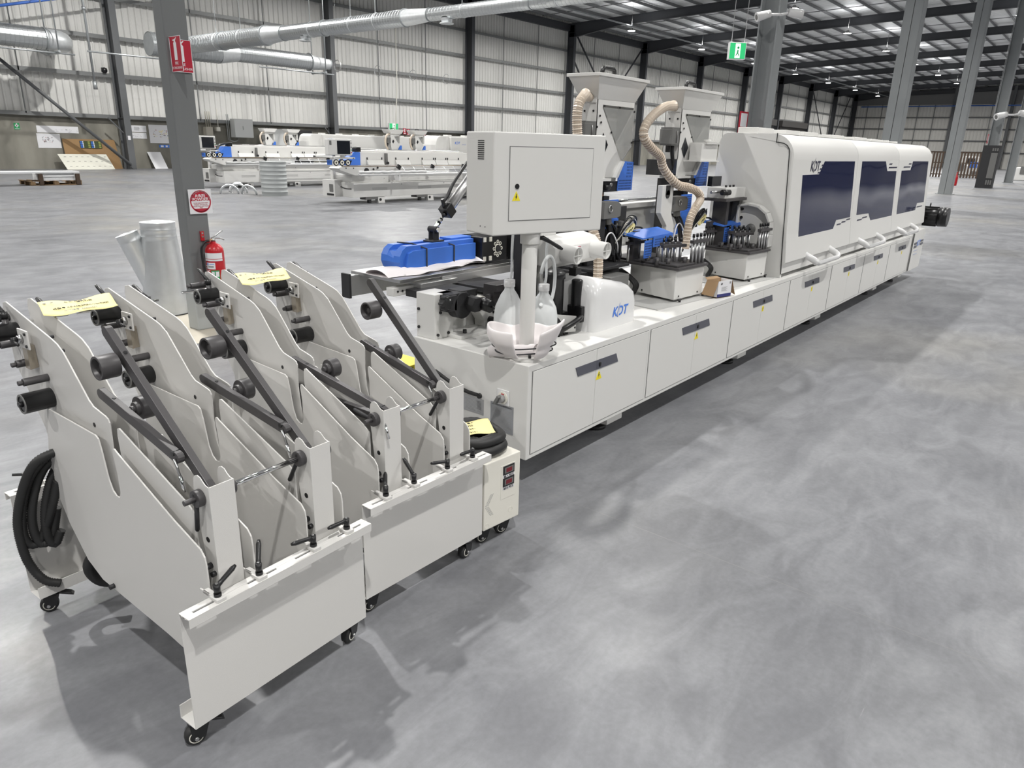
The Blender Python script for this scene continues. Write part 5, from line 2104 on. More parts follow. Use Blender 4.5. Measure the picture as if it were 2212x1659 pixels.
# ------------------------------------------------------------------ two more machines further back
def bg_machine(loc, label):
    t = thing('edge_banding_machine', label, 'woodworking machine', loc, 0, 'edge banding machines at the back', local=True)
    mb = MB()
    mb.box(.5, 11.5, 0, 1.0, .17, .56)
    mb.box(.55, 11.5, .12, 1.0, .56, .76)
    mb.box(.5, 11.5, .12, .14, .56, .58)
    mb.box(.28, .55, .55, 1.1, .17, .62)
    b = mb.build('base_cabinet', white2, t, bevel=.006)
    mb = MB()
    for k in range(5):
        x = 1.15+k*1.75
        for z in (.36, .385, .41):
            mb.box(x, x+.55, -.002, .001, z, z+.008)
        mb.cyl((x+1.1, .0, .50), (x+1.1, -.004, .50), .018, n=8)
        mb.cyl((x+.55, .12, .66), (x+.55, .115, .66), .012, n=8)
    mb.build('vent_slot', ink_grey, b)
    mb = MB()
    mb.box(.268, .28, .62, .78, .3, .5, midgrey)
    mb.box(.268, .28, .6, .9, .2, .25, black)
    mb.tube(spline([(.49, .8, .52), (.49, .6, .45), (.49, .35, .40), (.49, .1, .40)], 4), .012, 6, black)
    mb.build('end_fitting', black, b)
    for x in (1.45, 3.4, 5.3, 7.2, 9.1):
        mb = MB()
        mb.prism([(-.02, .0), (.12, .0), (.14, .17), (.02, .17)], 'x', x-.1, x+.14)
        f = mb.build('support_foot', white2, t)
        mb = MB()
        mb.box(x-.55, x-.1, .0, .25, .1, .17)
        mb.cyl((x-.3, .15, 0), (x-.3, .15, .12), .06, n=12)
        mb.build('levelling_pad', midgrey, f)
        mb = MB()
        mb.cyl((x-.02, -.016, .09), (x-.02, -.005, .09), .04, n=14)
        mb.build('foot_hole', ink, f)
    mb = MB()
    mb.box(.12, 11.0, .0, .5, .90, 1.0)
    mb.prism([(.05, .98), (.0, .95), (.06, .90), (.4, .80), (.55, .76), (.9, .76), (.9, .98)], 'y', -.02, .4)
    bed = mb.build('feed_bed', white2, t, bevel=.006)
    mb = MB()
    mb.box(.12, 11.0, -.02, .0, 1.0, 1.012)
    mb.build('bed_edge', bronze, bed)
    mb = MB()
    for x, z, r in ((.25, .955, .018), (.5, .95, .018), (.95, .87, .09), (1.2, .92, .03), (1.35, .96, .03)):
        mb.cyl((x, -.03, z), (x, -.02, z), r, n=10)
    mb.build('bed_hole', black_m, bed)
    mb = MB()
    pts = [(.45+k*.1, -.3, .855+.006*math.sin(k*1.7)) for k in range(26)]
    mb.tube(pts, [.035+.005*math.sin(k*2.3) for k in range(26)], 8)
    mb.tube([(2.9, -.3, .8), (11, -.3, .8)], .025, 8)
    mb.tube([(.45, -.3, .79), (11, -.3, .79)], .03, 8)
    for x in (1.9, 5.0, 8.1):
        mb.box(x-.025, x+.025, -.32, .15, .62, .78)
    sp = mb.build('panel_support', gloss_white, t)
    mb = MB()
    for k in range(20):
        x = 2.2+k*.42
        mb.cyl((x, -.32, .77), (x, -.10, .99), .007, n=5)
    for z, y in ((.85, -.24), (.93, -.16), (.99, -.10)):
        mb.cyl((2.2, y, z), (10.4, y, z), .007, n=5)
    mb.build('wire_grid', galv, sp)
    mb = MB()
    for k in range(5):
        x = 2.05+k*1.35
        mb.obox((x, -.12, .98), (.05, 0, -.03), (0, .03, 0), (.02, 0, .05))
    mb.build('stop_clamp', black, sp)
    mb = MB()
    mb.box(1.05, 11.0, .5, .85, 1.01, 1.36)
    mb.box(1.05, 5.5, .6, 1.3, 1.36, 1.40)
    bm_ = mb.build('pressure_beam', white2, t, bevel=.006)
    for x0, x1 in ((1.38, 1.98), (2.46, 3.02), (3.53, 4.08), (4.1, 4.62), (4.64, 5.2), (6.2, 6.8), (7.4, 8.0)):
        mb = MB()
        mb.hexa([(x0, .40, 1.02), (x1, .40, 1.02), (x1, .5, 1.02), (x0, .5, 1.02), (x0, .47, 1.15), (x1, .47, 1.15), (x1, .5, 1.15), (x0, .5, 1.15)])
        fl_ = mb.build('guard_flap', white2, bm_)
        mb = MB()
        for x in (x0+.03, x1-.03):
            mb.box(x-.015, x+.015, .48, .5, 1.16, 1.22)
        mb.build('flap_hinge', black_m, fl_)
    mb = MB()
    mb.box(2.06, 2.12, .42, .5, 1.03, 1.34, midgrey)
    mb.cyl((2.1, .44, 1.07), (2.1, .38, 1.07), .04, n=10, m=black)
    mb.build('height_scale', midgrey, bm_)
    mb = MB()
    mb.cyl((1.1, .9, 1.42), (5.6, .9, 1.42), .018, n=8)
    mb.build('chrome_rail', chrome, bm_)
    mb = MB()
    mb.prism([(.62, 1.01), (.62, 1.15), (.86, 1.36), (1.08, 1.36), (1.08, 1.01)], 'y', .38, .75)
    mb.prism([(.1, 1.02), (.1, 1.15), (.16, 1.15), (.16, 1.02)], 'y', .45, .6)
    pr = mb.build('presser_guard', blue, t, bevel=.006)
    for x in (.22, .42, .62):
        mb = MB()
        mb.torus((x, .36, 1.085), (0, 1, 0), .072, .018, 18, 6)
        mb.cyl((x, .36, 1.085), (x, .37, 1.085), .03, n=10)
        mb.beam((x+.06, .37, 1.03), (x+.13, .37, 1.14), .02, .03)
        wv = mb.build('feed_wheel', black, pr)
        mb = MB()
        mb.ring((x, .345, 1.085), (0, 1, 0), .03, .06, .012, 16)
        mb.build('wheel_disc', offwhite, wv)
    mb = MB()
    mb.tube(spline([(.5, .5, 1.15), (.55, .45, 1.28), (.7, .45, 1.40), (.95, .5, 1.46), (1.25, .6, 1.48)], 5), .035, 8)
    mb.obox((.62, .44, 1.33), (.05, 0, .06), (0, .03, 0), (-.03, 0, .025), steel)
    mb.box(1.05, 1.2, .5, .7, 1.37, 1.47)
    mb.build('cylinder_bundle', black, pr)
    # glue towers
    for x in (3.0, 4.02):
        mb = MB()
        mb.prism([(x-.06, 2.0), (x-.06, 2.02), (x+.52, 2.02), (x+.52, 2.0), (x+.43, 1.90), (x+.02, 1.90)], 'y', 1.25, 1.6)
        mb.prism([(x+.02, 1.90), (x+.43, 1.90), (x+.43, 1.84), (x+.16, 1.82), (x+.38, 1.56), (x+.30, 1.50), (x+.28, 1.42), (x+.06, 1.42), (x+.02, 1.6)], 'y', 1.3, 1.5)
        mb.box(x+.39, x+.43, 1.3, 1.5, 1.62, 1.86)
        tw = mb.build('glue_tower', white2, t)
        mb = MB()
        mb.prism([(x+.16, 1.84), (x+.40, 1.84), (x+.40, 1.60), (x+.36, 1.56)], 'y', 1.36, 1.37)
        mb.build('sight_pane', pane_m, tw)
        mb = MB()
        mb.prism([(x+.30, 1.42), (x+.44, 1.42), (x+.44, 1.56), (x+.40, 1.56)], 'y', 1.26, 1.3)
        mb.build('perforated_guard', blue, tw)
        mb = MB()
        mb.box(x-.1, x+.03, 1.3, 1.45, 1.62, 1.78, midgrey)
        mb.tube(spline([(x-.05, 1.35, 1.62), (x-.1, 1.33, 1.5), (x-.02, 1.33, 1.42), (x+.06, 1.33, 1.40)], 5), .03, 7)
        mb.prism([(x+.08, 1.66), (x+.12, 1.61), (x+.17, 1.68), (x+.12, 1.73)], 'y', 1.295, 1.3)
        mb.box(x+.0, x+.25, 1.3, 1.5, 1.38, 1.42)
        mb.tube([(x+.12, 1.4, 2.02), (x+.14, 1.4, 2.05), (x+.26, 1.4, 2.05), (x+.28, 1.4, 2.02)], .013, 6)
        mb.build('terminal_box', black, tw)
        mb = MB()
        rib_hose(mb, [(x+.02, 1.36, 1.88), (x-.09, 1.33, 1.85), (x-.16, 1.33, 1.72), (x-.14, 1.33, 1.55), (x-.05, 1.33, 1.43)], .03, .02, 1.1, 8)
        mb.build('suction_hose', hose_m, tw)
    mb = MB()
    mb.prism([(4.92, 1.36), (4.95, 1.6), (5.02, 1.80), (5.1, 1.87), (5.2, 1.89), (5.6, 1.89), (5.6, 1.36)], 'y', 1.3, 2.0)
    mb.box(5.57, 12.0, 1.2, 2.0, 1.27, 1.86)
    mb.box(5.57, 12.0, 1.3, 2.0, 1.86, 1.89)
    mb.box(5.57, 12.0, 1.4, 2.0, 1.0, 1.27)
    h = mb.build('hood', white2, t, bevel=.02)
    mb = MB()
    for k in range(7):
        mb.box(5.7+k*.85, 5.9+k*.85, 1.5, 1.7, 1.88, 1.93)
    mb.build('roof_duct_port', white2, h)
    logo(h, (5.86, 1.198, 1.674), (1, 0, 0), (0, 0, 1), .085, blue_logo)
    mb = MB()
    for k in range(4):
        mb.box(6.1+k*.05, 6.135+k*.05, 1.197, 1.2, 1.615, 1.65)
    mb.build('lettering', mat('pale_blue_ink', (.45, .48, .6), .6), h)
    # pendant control panel
    mb = MB()
    mb.box(-.84, -.10, -.75, -.6, 1.30, 1.69)
    mb.box(-.60, -.1, -.76, -.62, 1.295, 1.695)
    pn = mb.build('control_pendant', white2, t, bevel=.02)
    mb = MB()
    mb.box(-.575, -.17, -.765, -.755, 1.33, 1.65)
    mb.build('screen', screen_m, pn)
    mb = MB()
    for z, m_ in ((1.60, midgrey), (1.5, black), (1.43, green_sign), (1.37, red)):
        mb.cyl((-.135, -.768, z), (-.135, -.75, z), .014, n=10, m=m_)
    mb.build('push_button', red, pn)
    mb = MB()
    mb.box(-.80, -.74, -.756, -.749, 1.55, 1.65)
    mb.build('vent', midgrey, pn)
    mb = MB()
    mb.box(-.65, .0, -.7, -.6, 1.21, 1.245)
    mb.box(-.4, -.3, -.7, -.62, 1.24, 1.31)
    mb.box(-.05, .03, -.7, 1.0, 1.21, 1.25)
    mb.box(-.05, .6, .88, 1.0, 1.2, 1.26)
    mb.box(.5, .6, .88, 1.0, .6, 1.26)
    mb.build('pendant_arm', white2, pn, bevel=.006)
    return t


bg_machine((12.4, 16.2, 0), 'white edge banding machine in the background, directly behind the control box')
bg_machine((12.85, 23.7, 0), 'white edge banding machine farthest back, nearest the concrete wall')
world()

# ------------------------------------------------------------------ spiral ducts
def duct_mat():
    m = mat('spiral_duct', (.55, .57, .58), .3, .9)
    return m


dm_ = duct_mat()


def spiral(mb, p0, p1, r, pitch=.14, n=28):
    """lock-seam spiral pipe: smooth wall with raised seams"""
    p0, p1 = Vector(p0), Vector(p1)
    L_ = (p1-p0).length
    k = max(1, int(L_/pitch))
    prof = []
    for i in range(k):
        z = L_*i/k
        prof += [(r, z), (r, z+pitch*.78), (r*1.02, z+pitch*.82), (r*1.02, z+pitch*.96)]
    prof.append((r, L_))
    k0 = len(mb.f)
    mb.lathe(prof, p0, (p1-p0), n, None, False)
    i2 = mb._m(galv_d)
    for q in range(k0, len(mb.f)):
        if ((q-k0)//n) % 4 in (1, 3):
            mb.mi[q] = i2
    return mb


def flange(mb, p, d, r):
    d = Vector(d).normalized()
    mb.ring(Vector(p)-d*.015, d, r*.98, r*1.12, .03, 28)


XD0, ZD = 19.0, 5.79
t = thing('main_spiral_duct', 'long galvanised spiral duct crossing overhead with a side branch ending in a cone', 'duct', (XD0, 25, ZD))
secs = [((36.2), 29.2, .365), (27.9, 20.6, .275), (19.4, 9.4, .205)]
for (a, b, r) in secs:
    mb = MB()
    spiral(mb, (XD0, a, ZD), (XD0, b, ZD), r)
    mb.build('spiral_pipe', dm_, t)
for (a, b, r0_, r1_) in ((29.2, 27.9, .365, .275), (20.6, 19.4, .275, .205)):
    mb = MB()
    mb.cyl((XD0, a, ZD), (XD0, b, ZD), r0_, r1_, n=28, cap=False)
    mb.build('reducer', galv, t)
    for y, r in ((a, r0_), (b, r1_)):
        mb = MB()
        flange(mb, (XD0, y, ZD), (0, 1, 0), r)
        mb.build('flange', galv_d, t)
for y, r in ((25.2, .275), (32.6, .365), (15, .205), (11.0, .205)):
    mb = MB()
    flange(mb, (XD0, y, ZD), (0, 1, 0), r*.99)
    mb.build('flange', galv_d, t)
for y, r in ((26.5, .275), (18.6, .205)):
    mb = MB()      # spigot plates below for future branches
    mb.lathe([(.20, 0), (.17, -.16), (.0, -.16)], (XD0, y, ZD-r*.8), (0, 0, 1), 22)
    mb.ring((XD0, y, ZD-r*.8-.15), (0, 0, -1), .15, .24, .02, 22)
    mb.build('branch_spigot', galv, t)
for y in (33, 31, 26, 23.5, 22.1, 17.8, 14, 10):
    mb = MB()
    r = .365 if y > 29 else (.275 if y > 20.6 else .205)
    mb.cyl((XD0-.1, y, ZD+r), (XD0-.1, y, roof_z(y)+.9), .014, n=6)
    mb.torus((XD0, y, ZD), (0, 1, 0), r*1.015, .015, 24, 6)
    mb.build('hanger', galv, t)
mb = MB()
spiral(mb, (17.2, 36, 5.66), (20.6, 36, 5.66), .52, .17)
mb.build('spiral_pipe', dm_, t)
mb = MB()
mb.cyl((20.6, 36, 5.66), (21.6, 36, 5.72), .52, .40, n=28, cap=False)
mb.build('reducer', galv, t)
mb = MB()
spiral(mb, (21.6, 36, 5.72), (25.95, 36, 5.72), .40)
mb.build('spiral_pipe', dm_, t)
mb = MB()
mb.cyl((25.95, 36, 5.72), (27.3, 36, 5.72), .40, .26, n=28, cap=False)
mb.build('cone', galv, t)
mb = MB()
flange(mb, (25.95, 36, 5.72), (1, 0, 0), .42)
flange(mb, (27.3, 36, 5.72), (1, 0, 0), .26)
mb.cyl((17.2, 36, 5.66), (17.25, 36, 5.66), .5, n=28)
mb.build('flange', galv_d, t)
t = thing('wall_spiral_duct', 'galvanised spiral duct along the left wall ending in a smooth elbow', 'duct', (10, 37.3, 5.5))
mb = MB()
spiral(mb, (-6, 37.3, 5.5), (13.3, 37.3, 5.5), .43, .17)
mb.build('spiral_pipe', dm_, t)
mb = MB()
pts = [(13.3+1.0*math.sin(a), 38.3-1.0*math.cos(a), 5.5) for a in [D(k*10) for k in range(10)]]+[(14.3, 40.05, 5.5)]
mb.tube(pts, .43, 24)
mb.build('elbow', galv, t)
mb = MB()
flange(mb, (13.3, 37.3, 5.5), (1, 0, 0), .43)
flange(mb, (9.9, 37.3, 5.5), (1, 0, 0), .43)
mb.build('flange', galv_d, t)
for i, (x, y, z, w_, lab) in enumerate(((13.6, 37.3, 5.0, .8, 'trapeze hanger of galvanised pipe under the end of the wall duct'), (18.3, 36, 5.08, .9, 'trapeze hanger of galvanised pipe beside the left wall column'), (26.6, 36, 5.22, .8, 'trapeze hanger of galvanised pipe under the duct cone'))):
    t = thing('duct_hanger', lab, 'duct hanger', (x, y, z))
    mb = MB()
    for s in (-1, 1):
        mb.cyl((x, y+s*w_*.75, z-.06), (x, y+s*w_*.75, roof_z(y)+.95), .03, n=8)
    mb.build('drop_rod', galv_d, t)
    mb = MB()
    mb.cyl((x, y-w_*.85, z), (x, y+w_*.85, z), .045, n=8)
    mb.cyl((x-4, y-w_*.5, z-.05), (x+.7, y-w_*.5, z-.05), .035, n=8)
    for s in (-1, 1):
        mb.ball((x, y+s*w_*.75, z), .07)
    mb.build('cross_pipe', galv_d, t)
for i, x in enumerate((27.87, 30.85, 33.72, 36.72)):
    lab = ('wire duct hoop hanging just past the open duct mouth', 'second wire duct hoop out from the duct mouth', 'third wire duct hoop out from the duct mouth', 'wire duct hoop hanging nearest the third wall column')[i]
    t = thing('hanging_hoop', lab, 'duct hoop', (x, 36, 5.7), 0, 'duct hoops hanging in a row')
    mb = MB()
    mb.torus((x, 36, 5.7), (1, 0, 0), .30, .03 if i == 0 else .014, 26, 6)
    mb.build('hoop', alu if i == 0 else galv_d, t)
    mb = MB()
    mb.cyl((x, 36, 6.0), (x, 36, roof_z(36)+.93), .006, n=5)
    mb.build('drop_wire', galv_d, t)
world()
mb = MB()
mb.tube([(15.48, 38.2, 11.9), (15.48, 38.2, 3.85)], .055, 8)
mb.cyl((15.48, 38.2, 7.0), (15.48, 38.2, 7.15), .09, n=8)
mb.cyl((15.48, 38.2, 3.65), (15.48, 38.2, 4.0), .09, n=10)
tag(mb.build('sprinkler_pipe', galv_d), 'thin grey drop pipe hanging between the elbow duct and the wall column', 'pipe')
mb = MB()
mb.tube([(8.0, 38.5, 5.6), (14.2, 38.5, 7.27), (20, 38.5, 8.8)], .06, 8)
tag(mb.build('blue_pipe', pipe_blue), 'blue compressed air pipe crossing the top left corner of the picture', 'pipe')
mb = MB()
mb.tube([(XF-1.5, 38, 9.6), (XF-1.5, -30, 9.7)], .09, 8)
mb.tube([(XF-1.5, 38, 9.6), (XF-.2, 38, 9.6)], .05, 6)
tag(mb.build('blue_pipe', pipe_blue), 'blue compressed air pipe running across the far wall', 'pipe')
mb = MB()
mb.tube([(34.15, 38, 9.0), (34.16, 38, 5.0), (34.2, 38.3, 2.5), (34.2, 38.3, 0)], .03, 6)
tag(mb.build('air_drop_pipe', offwhite), 'thin pale drop pipe hanging behind the middle background machine', 'pipe')

# ------------------------------------------------------------------ column signs and extinguisher
def sign_fire(x0, z0, z1, w_, lab, yaw=0., y=6.09):
    t = thing('extinguisher_sign', lab, 'sign', (x0, y, z0), yaw, None, local=True)
    h = z1-z0
    mb = MB()
    mb.box(0, w_, 0, .003, 0, h)
    b = mb.build('plate', paper, t)
    mb = MB()
    mb.box(.004, w_-.004, -.001, 0, .004, h-.004)
    mb.build('red_field', red_sign, b)
    mb = MB()
    c = w_*.5
    mb.box(c-.022, c+.022, -.002, 0, h*.33, h*.80)
    mb.prism([(c-.022, h*.80), (c+.022, h*.80), (c+.008, h*.86), (c-.008, h*.86)], 'y', -.002, 0)
    mb.prism([(c-.008, h*.86), (c+.008, h*.86), (c+.03, h*.95), (c+.024, h*.96), (c-.0, h*.91), (c-.035, h*.90), (c-.034, h*.88)], 'y', -.002, 0)
    mb.build('pictogram', paper, b)
    text('lettering', 'FIRE', .03, paper, b, (c, -.0015, h*.24), (1, 0, 0), (0, 0, 1), ext=.0003)
    text('lettering', 'EXTINGUISHER', .026, paper, b, (c, -.0015, h*.11), (1, 0, 0), (0, 0, 1), ext=.0003, sx=.92)
    return t


sign_fire(3.075, 2.145, 2.39, .178, 'red FIRE EXTINGUISHER sign flat on the front of the near grey column')
s_ = sign_fire(3.045, 2.14, 2.40, .178, 'red FIRE EXTINGUISHER sign sticking out from the left edge of the near grey column', D(-62), 6.095)
s_.location = (3.08, 6.10, 2.14)
s_.rotation_euler = (0, 0, D(-90))
t = thing('powder_sign', 'white square sign with a red POWDER disc on the column above the extinguisher', 'sign', (3.085, 6.085, 1.02), 0, None, local=True)
mb = MB()
mb.box(0, .205, 0, .003, 0, .205)
b = mb.build('plate', paper, t)
mb = MB()
mb.ring((.1025, -.001, .1025), (0, 1, 0), .083, .094, .002, 40)
pr_ = [(.1025+.088*math.cos(a), .1025+.088*math.sin(a)) for a in [D(4+k*172/24) for k in range(25)]]
mb.prism(pr_, 'y', -.001, 0)
pr_ = [(.1025+.088*math.cos(a), .1025+.088*math.sin(a)) for a in [D(222+k*96/14) for k in range(15)]]
mb.prism(pr_, 'y', -.001, 0)
mb.build('red_disc', red_sign, b)
text('lettering', 'A:B(E)', .036, paper, b, (.1025, -.0016, .150), (1, 0, 0), (0, 0, 1), bold=.0006, ext=.0003)
text('lettering', 'POWDER', .034, paper, b, (.1025, -.0016, .121), (1, 0, 0), (0, 0, 1), bold=.0006, ext=.0003)
for k, s in enumerate(('TO BE USED FOR PAPER,', 'WOOD, TEXTILE, OIL,', 'LIQUID, AND ELECTRICAL', 'FIRES')):
    text('lettering', s, .0125, red_sign, b, (.1025, -.0016, .090-k*.0135), (1, 0, 0), (0, 0, 1), ext=.0003)
for k, ch in enumerate('THIS COLOURED EXTINGUISHER'):
    a = D(168-k*156/25)
    text('lettering', ch, .010, paper, b, (.1025+.0845*math.cos(a), -.0016, .1025+.0845*math.sin(a)), (math.sin(a), 0, -math.cos(a)), (math.cos(a), 0, math.sin(a)), ext=.0003)

EX, EY = 3.225, 6.01
t = thing('fire_extinguisher', 'red fire extinguisher with white label hung on the near grey column', 'fire extinguisher', (EX, EY, .3))
mb = MB()
mb.lathe([(0, 0), (.06, 0), (.075, .01), (.078, .03), (.078, .40), (.074, .425), (.055, .455), (.03, .47), (.022, .475), (.022, .485), (0, .485)], (EX, EY, .30), n=36)
body = mb.build('cylinder', red, t)
mb = MB()
mb.lathe([(.0787, .11), (.0787, .395)], (EX, EY, .30), n=36, a0=-PI*.95-PI/2, a1=PI*.45)
mb = MB()
for a0, a1, z0, z1, m_ in ((-170, 20, .345, .395, paper), (-170, 20, .325, .340, paper), (-170, -128, .12, .32, red_sign), (-128, 20, .318, .324, red_sign)):
    mb.lathe([(.0788, z0), (.0788, z1)], (EX, EY, .30), n=24, a0=D(a0), a1=D(a1), m=m_)
mb.lathe([(.0793, .255), (.0793, .312)], (EX, EY, .30), n=16, a0=D(-92), a1=D(-32), m=paper)
mb.lathe([(.0793, .13), (.0793, .245)], (EX, EY, .30), n=16, a0=D(-62), a1=D(-10), m=green_sign)
mb.lathe([(.0796, .19), (.0796, .235)], (EX, EY, .30), n=16, a0=D(-58), a1=D(-40), m=paper)
mb.lathe([(.0796, .19), (.0796, .235)], (EX, EY, .30), n=16, a0=D(-34), a1=D(-14), m=paper)
mb.lathe([(.0796, .14), (.0796, .18)], (EX, EY, .30), n=16, a0=D(-52), a1=D(-20), m=paper)
for k in range(9):
    mb.lathe([(.0793, .12+k*.02), (.0793, .126+k*.02)], (EX, EY, .30), n=16, a0=D(-110), a1=D(-68), m=paper)
mb.build('label', paper, body)
lb = MB()
lb.lathe([(.0797, .295), (.0797, .300)], (EX, EY, .30), n=8, a0=D(-70), a1=D(-38), m=blue_logo)
lb.lathe([(.0797, .270), (.0797, .285)], (EX, EY, .30), n=8, a0=D(-78), a1=D(-42), m=ink_grey)
lb.lathe([(.0797, .290), (.0797, .308)], (EX, EY, .30), n=4, a0=D(-86), a1=D(-76), m=blue_logo)
lb.build('maker_sticker', blue_logo, body)
mb = MB()
mb.cyl((EX, EY, .785), (EX, EY, .815), .017, n=12)
mb.tube([(EX-.02, EY, .80), (EX+.02, EY-.005, .815), (EX+.07, EY-.01, .808), (EX+.095, EY-.012, .795)], .006, 6)
mb.tube([(EX-.02, EY, .815), (EX+.02, EY-.005, .835), (EX+.07, EY-.012, .87), (EX+.085, EY-.014, .875)], .006, 6)
mb.cyl((EX-.02, EY-.015, .805), (EX-.05, EY-.01, .80), .008, n=8, m=bronze)
mb.build('valve_handle', steel, t)
mb = MB()
mb.tube(spline([(EX-.045, EY-.01, .80), (EX-.085, EY-.005, .785), (EX-.115, EY, .73), (EX-.115, EY, .62), (EX-.10, EY, .5), (EX-.095, EY, .40)], 6), .0105, 8)
mb.build('hose', black, t)
mb = MB()
mb.box(EX-.07, EX-.04, 6.083, 6.1, .79, .87)
mb.box(EX-.04, EX+.0, EY, 6.1, .775, .79)
for z in (.855, .825):
    mb.cyl((EX-.055, 6.084, z), (EX-.055, 6.079, z), .008, n=8, m=steel)
mb.box(EX-.01, EX+.01, EY+.07, 6.1, .45, .5)
mb.build('wall_bracket', red, t)

# galvanised Y-branch fitting standing beside the column
FX, FY = 3.21, 6.99
t = thing('duct_fitting', 'galvanised Y-branch duct fitting standing on the floor beside the grey column', 'duct fitting', (FX, FY, 0))
mb = MB()
mb.lathe([(.222, 0), (.22, .008), (.215, .06), (.212, .1), (.185, .45), (.16, .70), (.155, .74), (.16, .745), (.155, .755), (.155, .80), (.161, .805), (.155, .815), (.155, .87), (.158, .875), (.151, .875), (.15, .6), (.0, .58)], (FX, FY, 0), n=36)
mb.build('main_pipe', galv, t)
mb = MB()
ax = Vector((-.30, .16, .94)).normalized()
p0 = Vector((FX-.07, FY+.03, .22))
mb.lathe([(.10, 0), (.10, .50), (.103, .505), (.10, .515), (.10, .58), (.104, .585), (.096, .585), (.095, .3), (0, .28)], p0, ax, 28)
mb.build('branch_pipe', galv, t)
mb = MB()
mb.torus((FX, FY, .006), (0, 0, 1), .226, .006, 36, 6)
mb.build('rubber_seal', rubber, t)

# ------------------------------------------------------------------ wall items, left
world()
def sheet(name, lab, cat, x0, x1, z0, z1, m, y=39.985, skew=0., group=None, marks=None, th=.014):
    t = thing(name, lab, cat, (x0, y, z0))
    mb = MB()
    mb.hexa([(x0, y, z0), (x1, y, z0), (x1, y+th, z0), (x0, y+th, z0), (x0-skew, y, z1), (x1-skew, y, z1), (x1-skew, y+th, z1), (x0-skew, y+th, z1)])
    b = mb.build('sheet', m, t)
    if marks:
        mb = MB()
        for (a, b0, c, d, mm) in marks:
            mb.box(x0+a*(x1-x0), x0+c*(x1-x0), y-.004, y, z0+b0*(z1-z0), z0+d*(z1-z0), mm)
        mb.build('print', ink_grey, b)
    world()
    return t


rnd = random.Random(3)
mk = lambda n, a0, b0, a1, b1, ms: [(lambda x, z: (x, z, x+.01+.05*rnd.random(), z+.02+.04*rnd.random(), rnd.choice(ms)))(a0+(a1-a0)*rnd.random(), b0+(b1-b0)*rnd.random()) for _ in range(n)]
pg = mat('pale_print', (.5, .5, .53), .8)
sheet('plan_sheet', 'long white plan strip pinned above the square plan on the concrete wall', 'paper', 13.3, 15.12, 1.66, 1.97, paper, marks=mk(14, .3, .1, .95, .5, [pg]))
sheet('plan_sheet', 'square white plan with a coloured drawing pinned left of the brown board', 'paper', 13.25, 14.25, .965, 1.62, paper, marks=mk(40, .2, .35, .65, .75, [pg, ink_grey, mat('pink_print', (.5, .25, .25), .8)]))
t = thing('notice_board', 'brown board leaning on the concrete wall beside the brace', 'board', (14.3, 39.9, 0))
mb = MB()
mb.hexa([(14.3, 39.72, 0), (16.85, 39.72, 0), (16.85, 39.75, 0), (14.3, 39.75, 0), (14.3, 39.93, 1.4), (16.7, 39.93, 1.4), (16.7, 39.96, 1.4), (14.3, 39.96, 1.4)])
mb.build('board', mdf, t)
world()
t = thing('poster_strip', 'strip of blue and green posters pinned on the brown board', 'poster', (15.05, 39.85, .98))
mb = MB()
mb.hexa([(15.05, 39.84, .98), (16.05, 39.84, .98), (16.05, 39.855, .98), (15.05, 39.855, .98), (15.05, 39.885, 1.32), (16.05, 39.885, 1.32), (16.05, 39.90, 1.32), (15.05, 39.90, 1.32)])
b = mb.build('sheet', mat('poster_green', (.05, .07, .02), .6), t)
mb = MB()
for x0 in (15.05, 15.55):
    for k in range(4):
        z = 1.0+k*.08
        y = 39.84+(z-.98)*.13
        mb.box(x0+.01, x0+.12, y-.006, y, z, z+.06, blue)
        mb.box(x0+.12, x0+.16, y-.006, y, z, z+.07, paper)
        mb.box(x0+.36, x0+.46, y-.006, y, z, z+.06, mat('olive_print', (.35, .38, .1), .6))
mb.build('print', blue, b)
world()
t = thing('drilled_board', 'cream board with rows of slots leaning against the brown board', 'board', (14, 39.4, 0))
mb = MB()
mb.hexa([(14.1, 39.3, 0), (16.3, 39.3, 0), (16.3, 39.32, 0), (14.1, 39.32, 0), (13.9, 39.68, .70), (16.12, 39.68, .70), (16.12, 39.70, .70), (13.9, 39.70, .70)])
b = mb.build('board', cream_board, t)
mb = MB()
for r in range(3):
    for k in range(8):
        z = .14+r*.22
        y = 39.3+z*.543
        x = 14.3-z*.28+k*.26
        mb.box(x, x+.1, y-.012, y-.004, z, z+.012)
mb.build('slot', ink_grey, b)
world()
sheet('plan_sheet', 'upper white notice sheet pinned right of the wall column', 'paper', 17.47, 18.42, 1.82, 2.13, paper, marks=mk(24, .05, .2, .95, .8, [pg])+[(.35, .25+.12*k, .62, .30+.12*k, ink_grey) for k in range(5)])
sheet('plan_sheet', 'lower white notice sheet pinned right of the wall column', 'paper', 17.45, 18.4, 1.49, 1.78, paper, marks=mk(24, .05, .2, .95, .8, [pg, ink_grey]))
sheet('plan_sheet', 'large white drawing sheet on the wall just left of the near column', 'paper', 18.55, 19.8, 1.28, 2.2, paper, marks=mk(40, .15, .25, .8, .7, [pg, ink_grey, mat('pink_print', (.5, .25, .25), .8), yellow_paper]))
sheet('blue_sticker', 'small blue lettered sticker under the large drawing sheet', 'sticker', 19.0, 19.75, 1.06, 1.2, blue_logo, marks=[(.1, .2, .3, .8, paper), (.45, .2, .6, .8, paper), (.75, .3, .9, .7, ink)])
t = thing('white_panel', 'small white panel leaning on the wall left of the near column', 'board', (18.4, 39.4, 0))
mb = MB()
mb.hexa([(18.42, 39.5, 0), (19.1, 39.5, 0), (19.1, 39.52, 0), (18.42, 39.52, 0), (18.27, 39.9, .83), (18.97, 39.9, .83), (18.97, 39.92, .83), (18.27, 39.92, .83)])
mb.build('panel', paper, t)
world()
